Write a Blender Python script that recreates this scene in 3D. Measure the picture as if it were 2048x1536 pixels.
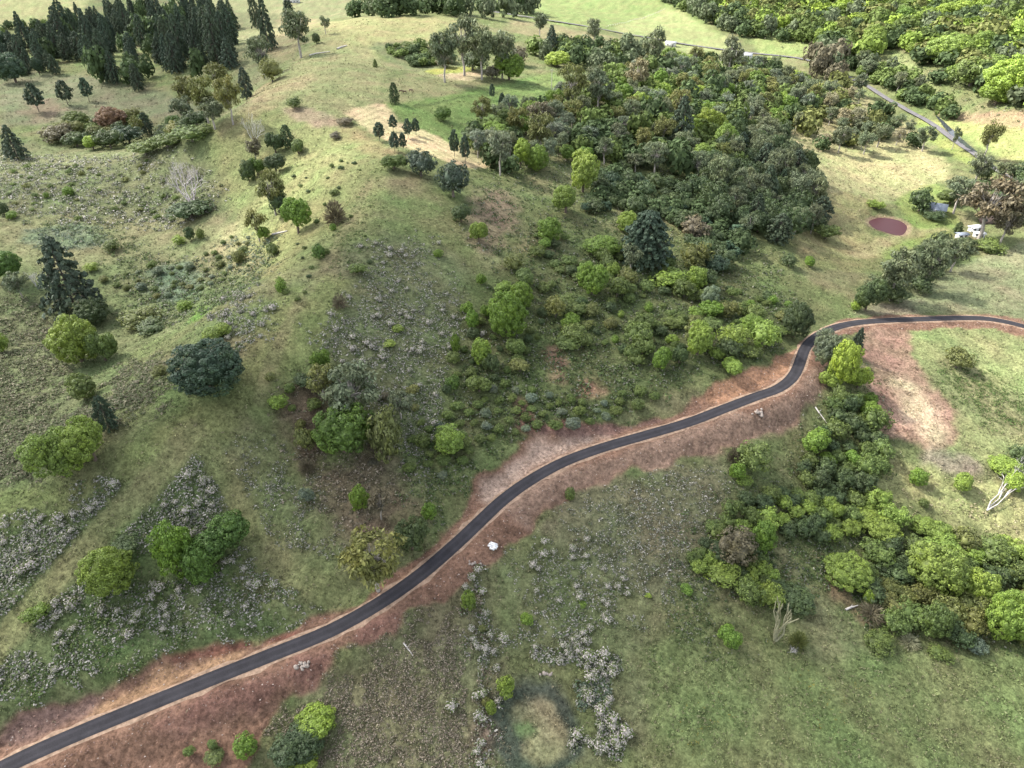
import bpy, math, random, time
import numpy as np
T0 = time.time()
R = math.radians
sc = bpy.context.scene
col = sc.collection
for o in list(bpy.data.objects):
    bpy.data.objects.remove(o)

# ------------------------------------------------------------------ camera, world, sun, exposure
CAM_H, PITCH, FPX = 115.0, R(35.0), 1400.0          # metres above the road, degrees down, focal length in photo pixels (2048 wide)
cam_d = bpy.data.cameras.new('camera'); cam = bpy.data.objects.new('camera', cam_d); col.objects.link(cam)
cam_d.sensor_width = 36.0; cam_d.lens = FPX / 2048.0 * 36.0
cam_d.clip_start = 1.0; cam_d.clip_end = 20000.0
cam.location = (0, 0, CAM_H); cam.rotation_euler = (math.pi / 2 - PITCH, 0, 0)
sc.camera = cam
SUN_DIR = np.array([-0.84, 0.40, 0.94]); SUN_DIR /= np.linalg.norm(SUN_DIR)      # towards the sun
world = bpy.data.worlds.new('World'); sc.world = world; world.use_nodes = True
wn = world.node_tree.nodes; wl = world.node_tree.links
bg = wn['Background']
sky = wn.new('ShaderNodeTexSky'); sky.sky_type = 'NISHITA'; sky.sun_disc = False
sky.sun_elevation = math.asin(SUN_DIR[2]); sky.sun_rotation = math.atan2(SUN_DIR[0], SUN_DIR[1])
sky.air_density = 1.0; sky.dust_density = 2.5; sky.ozone_density = 1.0
hsv = wn.new('ShaderNodeHueSaturation'); hsv.inputs['Saturation'].default_value = 0.35      # a sky half veiled by cloud
wl.new(sky.outputs[0], hsv.inputs['Color']); wl.new(hsv.outputs[0], bg.inputs[0]); bg.inputs[1].default_value = 0.15
sun_d = bpy.data.lights.new('sun', 'SUN'); sun = bpy.data.objects.new('sun', sun_d); col.objects.link(sun)
sun_d.energy = 3.7; sun_d.angle = R(2.0); sun_d.color = (1.0, 0.95, 0.86)
sun.rotation_euler = (math.acos(SUN_DIR[2]), 0, math.atan2(SUN_DIR[1], SUN_DIR[0]) + math.pi / 2)
sc.view_settings.view_transform = 'Standard'; sc.view_settings.look = 'None'
sc.view_settings.gamma = 1.0; sc.view_settings.use_curve_mapping = False
sc.view_settings.exposure = 1.78
sc.cycles.max_bounces = 5; sc.cycles.diffuse_bounces = 3; sc.cycles.glossy_bounces = 2
sc.cycles.transmission_bounces = 3; sc.cycles.transparent_max_bounces = 6

rng = np.random.default_rng(7)
random.seed(7)

# ------------------------------------------------------------------ small maths
def sstep(a, b, x):
    t = np.clip((x - a) / (b - a), 0, 1); return t * t * (3 - 2 * t)

_perm = np.random.default_rng(3).permutation(4096).astype(np.int64)
_grad = np.random.default_rng(4).uniform(0, 2 * np.pi, 4096); _gx = np.cos(_grad); _gy = np.sin(_grad)
def perlin(x, y, seed=0):
    xi = np.floor(x).astype(np.int64); yi = np.floor(y).astype(np.int64)
    xf = x - xi; yf = y - yi
    u = xf * xf * xf * (xf * (xf * 6 - 15) + 10); v = yf * yf * yf * (yf * (yf * 6 - 15) + 10)
    def g(ix, iy, dx, dy):
        h = _perm[(_perm[(ix + seed * 131) & 4095] + iy) & 4095]
        return _gx[h] * dx + _gy[h] * dy
    a = g(xi, yi, xf, yf); b = g(xi + 1, yi, xf - 1, yf)
    c = g(xi, yi + 1, xf, yf - 1); d = g(xi + 1, yi + 1, xf - 1, yf - 1)
    return ((a + u * (b - a)) * (1 - v) + (c + u * (d - c)) * v) * 1.5
def fbm(x, y, scale, oct=4, seed=0, rough=0.5):
    s = np.zeros_like(x, dtype=float); a = 1.0; f = 1.0 / scale; n = 0
    for i in range(oct):
        s += a * perlin(x * f, y * f, seed + i * 7); n += a; a *= rough; f *= 2.03
    return s / n * 1.3

CP, SP = math.cos(PITCH), math.sin(PITCH)
def ray(px, py):
    """direction, in the scene, of the line of sight through a photo pixel"""
    u = (np.asarray(px, float) - 1024) / FPX; v = (np.asarray(py, float) - 768) / FPX
    return np.stack([u, CP - v * SP, -SP - v * CP], -1)
def project(p):
    p = np.asarray(p, float); dx = p[..., 0]; dy = p[..., 1]; dz = p[..., 2] - CAM_H
    dep = dy * CP - dz * SP; up = dy * SP + dz * CP
    return 1024 + FPX * dx / dep, 768 - FPX * up / dep, dep
def on_plane(px, py, z):
    d = ray(px, py); t = (np.asarray(z, float) - CAM_H) / d[..., 2]
    return d[..., 0] * t, d[..., 1] * t

# ------------------------------------------------------------------ the lie of the land
CTRL = [  # photo pixel and height of the ground there
 (0,1420,-4),(0,1300,1),(0,1100,10),(0,1010,21),(150,950,25),(300,880,30),(500,740,37),(620,580,44),(720,450,49),(705,330,53),(720,200,56),
 (700,110,57),(640,70,57),(750,35,58),(900,38,55),(560,150,55),(500,205,54),(430,250,49),
 (60,720,6),(0,850,10),(160,830,12),(300,640,8),(470,570,17),(430,480,15),(250,520,9),(100,480,13),(350,400,14),(100,350,16),(60,260,10),(250,270,8),(400,262,15),
 (100,200,15),(300,200,14),(20,170,13),(60,30,28),(180,20,28),(380,40,12),
 (560,400,34),(520,300,41),(590,470,35),
 (900,300,43),(830,250,47),(960,190,42),(1080,190,39),(800,130,47),(960,320,38),(1000,150,42),(1100,110,36),
 (1200,250,30),(1400,300,15),(1550,350,2),(1300,160,20),(1430,180,10),
 (1700,330,-11),(1775,450,-12),(1950,470,-14),(1900,330,-13),(1650,480,-9),(1560,450,0),
 (1750,185,-8),(1930,310,-13),(1620,130,-4),(1350,92,4),(1200,30,10),(1040,10,14),(1560,90,-2),(1420,65,4),
 (1700,100,-1),(1900,150,4),(2040,210,2),(1960,230,-7),(2040,280,-9),(2040,10,38),(1850,10,34),(1650,10,24),(1500,10,14),(1850,80,14),
 (800,600,33),(900,760,18),(1000,600,25),(1100,750,14),(1200,600,18),(1200,450,23),(1400,550,9),(1500,650,6),(1000,430,35),(1000,880,8),(820,850,15),(870,480,40),
 (600,900,15),(480,1100,6),(300,1150,6),(700,1080,5),(150,1250,2),(350,1000,15),(800,1000,7),
 
 (1000,1150,-4),(1200,1000,-2),(1200,1200,-8),(900,1330,-9),(600,1450,-11),(1075,1440,-13),(1400,1100,-8),(1500,950,-4),(1600,900,-7),(1640,1000,-12),(1650,1100,-14),
 (1800,1150,-17),(2000,1200,-20),(1500,1400,-14),(1800,1450,-18),(2040,1400,-21),(1400,1350,-12),(1780,750,-7),(1950,750,-10),(1900,950,-12),(2040,900,-14),(1980,1030,-16),
 (1900,580,-9),(2040,560,-10),(1680,560,-5)]
ROAD_PX = [(-120,1600,-9),(40,1519,-8),(140,1474,-7.4),(260,1424,-6.6),(400,1367,-5.6),(540,1311,-4.6),(660,1262,-3.6),(760,1206,-2.4),(840,1150,-1.3),(910,1090,-0.4),(960,1043,0.2),
           (1005,1001,0.8),(1060,961,1.4),(1130,923,2.1),(1210,894,2.9),(1300,868,3.5),(1380,844,3.8),(1450,817,3.7),(1510,794,3.3),(1555,778,2.8),(1583,757,2.3),(1596,735,1.7),(1603,715,1.0),
           (1612,694,0.1),(1632,674,-1),(1665,657,-2.4),(1710,646,-3.8),(1770,641,-5.2),(1850,638,-6.6),(1930,636,-7.8),(1985,639,-8.5),(2045,652,-9.2),(2120,676,-10)]
ctrl = np.array(CTRL + ROAD_PX[1:-1], float)
ctrl[:, 2] = np.where(ctrl[:, 2] > 0, ctrl[:, 2] * 0.62, ctrl[:, 2])
cx, cy = on_plane(ctrl[:, 0], ctrl[:, 1], ctrl[:, 2])
WORLD_CTRL = [(-420,1500,20),(0,1500,25),(600,1500,60),(1100,1200,110),(1000,700,50),(-1000,1200,40),(-900,600,35),(-500,330,20),(-60,760,24),(-150,700,22),(-230,620,16),(60,800,16),
              (-130,20,-2),(0,20,-16),(130,20,-22),(-300,200,18),(330,180,-18),(0,-100,-18),(-200,-60,-6),(220,-60,-20)]
pts = np.concatenate([np.stack([cx, cy, ctrl[:, 2]], 1), np.array(WORLD_CTRL, float)])
S = 200.0
def tps_k(d2): return np.where(d2 > 1e-12, d2 * np.log(d2 + 1e-12) * 0.5, 0)
P2 = pts[:, :2] / S; n = len(P2)
K = tps_k(((P2[:, None] - P2[None]) ** 2).sum(-1)) + np.eye(n) * 0.004
A = np.zeros((n + 3, n + 3)); A[:n, :n] = K; A[:n, n] = 1; A[:n, n + 1:] = P2; A[n, :n] = 1; A[n + 1:, :n] = P2.T
w = np.linalg.solve(A, np.concatenate([pts[:, 2], np.zeros(3)]))
GX0, GY0, GS, GNX, GNY = -1100.0, -120.0, 4.0, 560, 430
def tps(x, y):
    out = np.empty(x.size); xs = x.ravel() / S; ys = y.ravel() / S
    for i in range(0, x.size, 40000):
        a = xs[i:i + 40000]; b = ys[i:i + 40000]
        d2 = (a[:, None] - P2[None, :, 0]) ** 2 + (b[:, None] - P2[None, :, 1]) ** 2
        out[i:i + 40000] = tps_k(d2) @ w[:n] + w[n] + w[n + 1] * a + w[n + 2] * b
    return out.reshape(x.shape)
gx, gy = np.meshgrid(GX0 + np.arange(GNX) * GS, GY0 + np.arange(GNY) * GS, indexing='ij')
GRID = np.clip(tps(gx, gy), -40, 130)
GRID += fbm(gx, gy, 45, 3, 11) * 1.3 * sstep(60, 300, gy) + fbm(gx, gy, 16, 2, 12) * 0.45
def bil(x, y):
    fx = np.clip((x - GX0) / GS, 0, GNX - 1.001); fy = np.clip((y - GY0) / GS, 0, GNY - 1.001)
    ix = fx.astype(int); iy = fy.astype(int); a = fx - ix; b = fy - iy
    return (GRID[ix, iy] * (1 - a) + GRID[ix + 1, iy] * a) * (1 - b) + (GRID[ix, iy + 1] * (1 - a) + GRID[ix + 1, iy + 1] * a) * b

def catmull(P, step):
    P = np.asarray(P, float); Q = np.concatenate([[2 * P[0] - P[1]], P, [2 * P[-1] - P[-2]]]); out = []
    for i in range(1, len(Q) - 2):
        p0, p1, p2, p3 = Q[i - 1], Q[i], Q[i + 1], Q[i + 2]
        m = max(2, int(np.linalg.norm(p2 - p1) / step)); t = np.arange(m)[:, None] / m
        out.append(0.5 * (2 * p1 + (p2 - p0) * t + (2 * p0 - 5 * p1 + 4 * p2 - p3) * t ** 2 + (3 * p1 - p0 - 3 * p2 + p3) * t ** 3))
    return np.concatenate(out + [P[-1:]])
def poly_dist(x, y, L):
    """distance to an open line and the index of the nearest vertex segment"""
    best = np.full(x.shape, 1e9); bi = np.zeros(x.shape, int); bt = np.zeros(x.shape)
    for i in range(len(L) - 1):
        ax, ay = L[i][:2]; dx, dy = L[i + 1][0] - ax, L[i + 1][1] - ay
        t = np.clip(((x - ax) * dx + (y - ay) * dy) / (dx * dx + dy * dy + 1e-9), 0, 1)
        d = (x - ax - t * dx) ** 2 + (y - ay - t * dy) ** 2
        m = d < best; best = np.where(m, d, best); bi = np.where(m, i, bi); bt = np.where(m, t, bt)
    return np.sqrt(best), bi, bt

rp = np.array(ROAD_PX, float); rp[:, 2] = np.where(rp[:, 2] > 0, rp[:, 2] * 0.62, rp[:, 2]); rx, ry = on_plane(rp[:, 0], rp[:, 1], rp[:, 2])
ROAD = catmull(np.stack([rx, ry, rp[:, 2]], 1), 2.5)
rb = (ROAD[:, 0].min() - 20, ROAD[:, 0].max() + 20, ROAD[:, 1].min() - 20, ROAD[:, 1].max() + 20)
POND_Z = None
def road_info(x, y):
    d = np.full(x.shape, 99.0); z = np.zeros(x.shape)
    m = (x > rb[0]) & (x < rb[1]) & (y > rb[2]) & (y < rb[3])
    if m.any():
        dd, i, t = poly_dist(x[m], y[m], ROAD); d[m] = dd; z[m] = ROAD[i, 2] + (ROAD[i + 1, 2] - ROAD[i, 2]) * t
    return d, z
pond = None
def ground(x, y):
    x = np.asarray(x, float); y = np.asarray(y, float)
    z = bil(x, y); d, zr = road_info(x, y)
    t = sstep(3.2, 9.0, d)
    z = np.where(d < 12, (zr - 0.10) * (1 - t) + z * t, z)
    if pond is not None:
        s = pond(x, y)
        z = np.where(s < 6, np.where(s < 0, POND_Z - np.minimum(1.2, -s * 0.5), POND_Z + (z - POND_Z) * 0 + sstep(0, 1.6, s) * 0.55) * (1 - sstep(2, 6, s)) + z * sstep(2, 6, s), z)
    return z
def hit(px, py, zoff=0.0):
    """where the line of sight through photo pixels meets the ground"""
    px = np.atleast_1d(np.asarray(px, float)); py = np.atleast_1d(np.asarray(py, float))
    d = ray(px, np.maximum(py, -140)); d /= np.linalg.norm(d, axis=-1, keepdims=True)
    ts = np.concatenate([np.arange(60, 500, 4.0), np.arange(500, 1900, 10.0)])
    lo = np.full(len(px), 1880.0); hi = np.full(len(px), 1890.0); done = np.zeros(len(px), bool); prev = 50.0
    for t in ts:
        below = (CAM_H + d[:, 2] * t) < bil(d[:, 0] * t, d[:, 1] * t)
        m = below & ~done; lo[m] = prev - 8; hi[m] = t + 8; done |= m; prev = t
    for _ in range(22):
        mid = (lo + hi) / 2; b = (CAM_H + d[:, 2] * mid) < ground(d[:, 0] * mid, d[:, 1] * mid)
        hi = np.where(b, mid, hi); lo = np.where(b, lo, mid)
    t = (lo + hi) / 2; p = d * t[:, None]; p[:, 2] += CAM_H
    return p
def outline(poly):
    p = np.array(poly, float); return hit(p[:, 0], p[:, 1])[:, :2]
def signed(W):
    """signed distance (inside negative) to a closed outline on the ground"""
    W = np.asarray(W, float)
    lo = W.min(0) - 25; hi = W.max(0) + 25
    def f(x, y):
        x = np.asarray(x, float); y = np.asarray(y, float)
        s = np.full(x.shape, 25.0); m = (x > lo[0]) & (x < hi[0]) & (y > lo[1]) & (y < hi[1])
        if not m.any(): return s
        X = x[m]; Y = y[m]; best = np.full(X.shape, 1e9); ins = np.zeros(X.shape, bool)
        for i in range(len(W)):
            ax, ay = W[i]; bx, by = W[(i + 1) % len(W)]; dx, dy = bx - ax, by - ay
            t = np.clip(((X - ax) * dx + (Y - ay) * dy) / (dx * dx + dy * dy + 1e-9), 0, 1)
            best = np.minimum(best, (X - ax - t * dx) ** 2 + (Y - ay - t * dy) ** 2)
            c = (ay > Y) != (by > Y)
            ins ^= c & (X < dx * (Y - ay) / (dy if abs(dy) > 1e-9 else 1e-9) + ax)
        b = np.sqrt(best); s[m] = np.where(ins, -b, b); return s
    return f
def smooth_outline(poly, k=4):
    W = outline(poly); n = len(W); out = []
    for i in range(n):
        p0, p1, p2, p3 = W[i - 1], W[i], W[(i + 1) % n], W[(i + 2) % n]
        for t in np.arange(k) / k:
            out.append(0.5 * (2 * p1 + (p2 - p0) * t + (2 * p0 - 5 * p1 + 4 * p2 - p3) * t ** 2 + (3 * p1 - p0 - 3 * p2 + p3) * t ** 3))
    return np.array(out)
POND_W = smooth_outline([(1741,437),(1758,432),(1780,436),(1800,444),(1812,456),(1808,467),(1796,471),(1775,464),(1755,455),(1744,446)])
POND_Z = float(bil(POND_W[:, 0], POND_W[:, 1]).mean()) - 0.5
pond = signed(POND_W)

# ------------------------------------------------------------------ materials
def nodes(name):
    m = bpy.data.materials.new(name); m.use_nodes = True; nt = m.node_tree
    return m, nt, nt.nodes['Principled BSDF']
def N(nt, kind, **kw):
    x = nt.nodes.new(kind)
    for k, v in kw.items():
        if k in x.inputs: x.inputs[k].default_value = v
        else: setattr(x, k, v)
    return x
def noise_tex(nt, scale, detail=4, coord='Object', rough=0.6):
    t = nt.nodes.new('ShaderNodeTexCoord'); x = nt.nodes.new('ShaderNodeTexNoise')
    x.inputs['Scale'].default_value = scale; x.inputs['Detail'].default_value = detail; x.inputs['Roughness'].default_value = rough
    nt.links.new(t.outputs[coord], x.inputs['Vector']); return x
def remap(nt, sock, a, b, c, d):
    m = nt.nodes.new('ShaderNodeMapRange'); nt.links.new(sock, m.inputs[0])
    for i, v in enumerate((a, b, c, d)): m.inputs[i + 1].default_value = v
    return m.outputs[0]
def vmul(nt, colour, value):
    m = nt.nodes.new('ShaderNodeVectorMath'); m.operation = 'SCALE'; nt.links.new(colour, m.inputs[0]); nt.links.new(value, m.inputs['Scale']); return m.outputs[0]
def simple(name, c, rough=0.8, scale=3.0, amp=0.25, metallic=0.0, spec=0.3):
    m, nt, b = nodes(name)
    x = noise_tex(nt, scale); v = remap(nt, x.outputs[0], 0.3, 0.7, 1 - amp, 1 + amp)
    rgb = N(nt, 'ShaderNodeRGB'); rgb.outputs[0].default_value = (*c, 1)
    nt.links.new(vmul(nt, rgb.outputs[0], v), b.inputs['Base Color'])
    b.inputs['Roughness'].default_value = rough; b.inputs['Metallic'].default_value = metallic; b.inputs['Specular IOR Level'].default_value = spec
    return m
def leaf_material(name, flush, trans=0.3, contrast=0.35, spec=0.25):
    m, nt, b = nodes(name); L = nt.links
    oi = N(nt, 'ShaderNodeObjectInfo'); geo = N(nt, 'ShaderNodeNewGeometry')
    x = noise_tex(nt, 1.4, 3)
    mix = N(nt, 'ShaderNodeMix', data_type='RGBA', blend_type='MULTIPLY'); mix.inputs[0].default_value = 1
    L.new(oi.outputs['Color'], mix.inputs[6])
    ramp = N(nt, 'ShaderNodeMix', data_type='RGBA'); ramp.inputs[6].default_value = (1, 1, 1, 1); ramp.inputs[7].default_value = (*flush, 1)
    L.new(remap(nt, x.outputs[0], 0.45, 0.68, 0, 1), ramp.inputs[0]); L.new(ramp.outputs[2], mix.inputs[7])
    v = remap(nt, geo.outputs['Random Per Island'], 0, 1, 1 - contrast, 1 + contrast)
    c = vmul(nt, mix.outputs[2], v)
    L.new(c, b.inputs['Base Color']); b.inputs['Roughness'].default_value = 0.6; b.inputs['Specular IOR Level'].default_value = spec
    t = N(nt, 'ShaderNodeBsdfTranslucent'); L.new(c, t.inputs[0])
    ms = N(nt, 'ShaderNodeMixShader'); ms.inputs[0].default_value = trans
    L.new(b.outputs[0], ms.inputs[1]); L.new(t.outputs[0], ms.inputs[2])
    L.new(ms.outputs[0], nt.nodes['Material Output'].inputs[0]); return m
M_LEAF = leaf_material('broad leaves', (1.22, 1.18, 0.85), 0.28, 0.45, 0.35)
M_GUM = leaf_material('gum leaves', (1.2, 1.08, 0.9), 0.22, 0.4)
M_NEEDLE = leaf_material('conifer needles', (1.15, 1.12, 0.95), 0.1, 0.35, 0.2)
M_TWIG = leaf_material('dry twigs', (1.1, 1.0, 0.95), 0.0, 0.3, 0.15)
def bark_material():
    m, nt, b = nodes('bark'); oi = N(nt, 'ShaderNodeObjectInfo'); x = noise_tex(nt, 9, 4)
    nt.links.new(vmul(nt, oi.outputs['Color'], remap(nt, x.outputs[0], 0.3, 0.7, 0.65, 1.3)), b.inputs['Base Color']); b.inputs['Roughness'].default_value = 0.85; return m
M_BARK = bark_material()
def attr_leaf(name, attr, trans, contrast, flowers=None, share=0.0):
    m, nt, b = nodes(name); L = nt.links
    at = N(nt, 'ShaderNodeAttribute', attribute_name=attr); geo = N(nt, 'ShaderNodeNewGeometry')
    c = vmul(nt, at.outputs['Color'], remap(nt, geo.outputs['Random Per Island'], 0, 1, 1 - contrast, 1 + contrast))
    L.new(c, b.inputs['Base Color']); b.inputs['Roughness'].default_value = 0.75; b.inputs['Specular IOR Level'].default_value = 0.15
    t = N(nt, 'ShaderNodeBsdfTranslucent'); L.new(c, t.inputs[0]); ms = N(nt, 'ShaderNodeMixShader'); ms.inputs[0].default_value = trans
    L.new(b.outputs[0], ms.inputs[1]); L.new(t.outputs[0], ms.inputs[2]); L.new(ms.outputs[0], nt.nodes['Material Output'].inputs[0]); return m
M_COVER = attr_leaf('ground plants', 'tint', 0.25, 0.3)
def flower_material():
    m, nt, b = nodes('flowering shrub'); L = nt.links
    oi = N(nt, 'ShaderNodeObjectInfo'); geo = N(nt, 'ShaderNodeNewGeometry')
    pick = N(nt, 'ShaderNodeMath', operation='GREATER_THAN'); L.new(geo.outputs['Random Per Island'], pick.inputs[0]); pick.inputs[1].default_value = 0.58
    mx = N(nt, 'ShaderNodeMix', data_type='RGBA'); L.new(pick.outputs[0], mx.inputs[0]); L.new(oi.outputs['Color'], mx.inputs[6]); mx.inputs[7].default_value = (0.42, 0.38, 0.35, 1)
    L.new(mx.outputs[2], b.inputs['Base Color']); b.inputs['Roughness'].default_value = 0.8; b.inputs['Specular IOR Level'].default_value = 0.1; return m
M_FLOWER = flower_material()

def new_mesh(name, V, F, mats, mi=None, smooth=False, attrs=None):
    """V (n,3), F list of arrays all of one corner count or a flat list of arrays (quads / tris)"""
    me = bpy.data.meshes.new(name)
    V = np.asarray(V, np.float32); me.vertices.add(len(V)); me.vertices.foreach_set('co', V.ravel())
    if isinstance(F, np.ndarray): F = [F]
    F = [np.asarray(f, np.int32) for f in F if len(f)]
    tot = np.concatenate([np.full(len(f), f.shape[1], np.int32) for f in F]); flat = np.concatenate([f.ravel() for f in F])
    me.loops.add(len(flat)); me.loops.foreach_set('vertex_index', flat)
    st = np.concatenate([[0], np.cumsum(tot)[:-1]]).astype(np.int32)
    me.polygons.add(len(tot)); me.polygons.foreach_set('loop_start', st); me.polygons.foreach_set('loop_total', tot)
    for m in mats: me.materials.append(m)
    if mi is not None: me.polygons.foreach_set('material_index', np.asarray(mi, np.int32))
    if smooth: me.polygons.foreach_set('use_smooth', np.ones(len(tot), bool))
    for k, a in (attrs or {}).items():
        at = me.attributes.new(k, 'FLOAT_COLOR', 'POINT'); at.data.foreach_set('color', np.concatenate([a, np.ones((len(a), 1))], 1).astype(np.float32).ravel())
    me.update(calc_edges=True); return me
def add(name, me, parent=None, label=None, cat=None, group=None, kind=None):
    o = bpy.data.objects.new(name, me); col.objects.link(o)
    if parent is not None: o.parent = parent
    for k, v in (('label', label), ('category', cat), ('group', group), ('kind', kind)):
        if v: o[k] = v
    return o
class MB:
    """collects quads, triangles and tubes"""
    def __init__(s): s.v = []; s.q = []; s.t = []; s.n = 0
    def verts(s, V): s.v.append(np.asarray(V, float)); b = s.n; s.n += len(V); return b
    def quads(s, V, F): b = s.verts(V); s.q.append(np.asarray(F) + b)
    def tris(s, V, F): b = s.verts(V); s.t.append(np.asarray(F) + b)
    def box(s, lo, hi, rot=0.0, at=(0, 0, 0)):
        x0, y0, z0 = lo; x1, y1, z1 = hi
        V = np.array([(x0,y0,z0),(x1,y0,z0),(x1,y1,z0),(x0,y1,z0),(x0,y0,z1),(x1,y0,z1),(x1,y1,z1),(x0,y1,z1)], float)
        c, q = math.cos(rot), math.sin(rot); V = np.stack([V[:, 0] * c - V[:, 1] * q, V[:, 0] * q + V[:, 1] * c, V[:, 2]], 1) + np.array(at)
        s.quads(V, [(0,3,2,1),(4,5,6,7),(0,1,5,4),(1,2,6,5),(2,3,7,6),(3,0,4,7)])
    def tube(s, P, rad, sides=5):
        P = np.asarray(P, float); k = len(P); rad = np.broadcast_to(rad, k); rings = []
        for i in range(k):
            d = P[min(i + 1, k - 1)] - P[max(i - 1, 0)]; d /= np.linalg.norm(d) + 1e-9
            a = np.cross(d, (0.3, 0.9, 0.2) if abs(d[2]) > 0.7 else (0, 0, 1)); a /= np.linalg.norm(a) + 1e-9; b = np.cross(d, a)
            an = np.arange(sides) * 2 * math.pi / sides
            rings.append(P[i] + rad[i] * (np.cos(an)[:, None] * a + np.sin(an)[:, None] * b))
        F = []
        for i in range(k - 1):
            for j in range(sides):
                j2 = (j + 1) % sides; F.append((i * sides + j, i * sides + j2, (i + 1) * sides + j2, (i + 1) * sides + j))
        s.quads(np.concatenate(rings), F)
    def cards(s, C, Nrm, size, aspect, r, along=None):
        """leaf-shaped quads at C facing Nrm"""
        m = len(C); Nrm = Nrm / (np.linalg.norm(Nrm, axis=1, keepdims=True) + 1e-9)
        a = r.normal(size=(m, 3)) if along is None else along + r.normal(size=(m, 3)) * 0.25
        a -= (a * Nrm).sum(1, keepdims=True) * Nrm; a /= np.linalg.norm(a, axis=1, keepdims=True) + 1e-9; b = np.cross(Nrm, a)
        sz = (size * r.uniform(0.65, 1.3, m))[:, None]; w_ = sz * aspect
        V = np.stack([C - a * sz, C - b * w_ + a * sz * 0.1, C + a * sz, C + b * w_ + a * sz * 0.1], 1).reshape(-1, 3)
        s.quads(V, np.arange(m * 4).reshape(m, 4))
    def build(s, name, mats, smooth=False, **kw):
        return new_mesh(name, np.concatenate(s.v), [np.concatenate(x) for x in (s.q, s.t) if x], mats, smooth=smooth, **kw)

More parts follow.
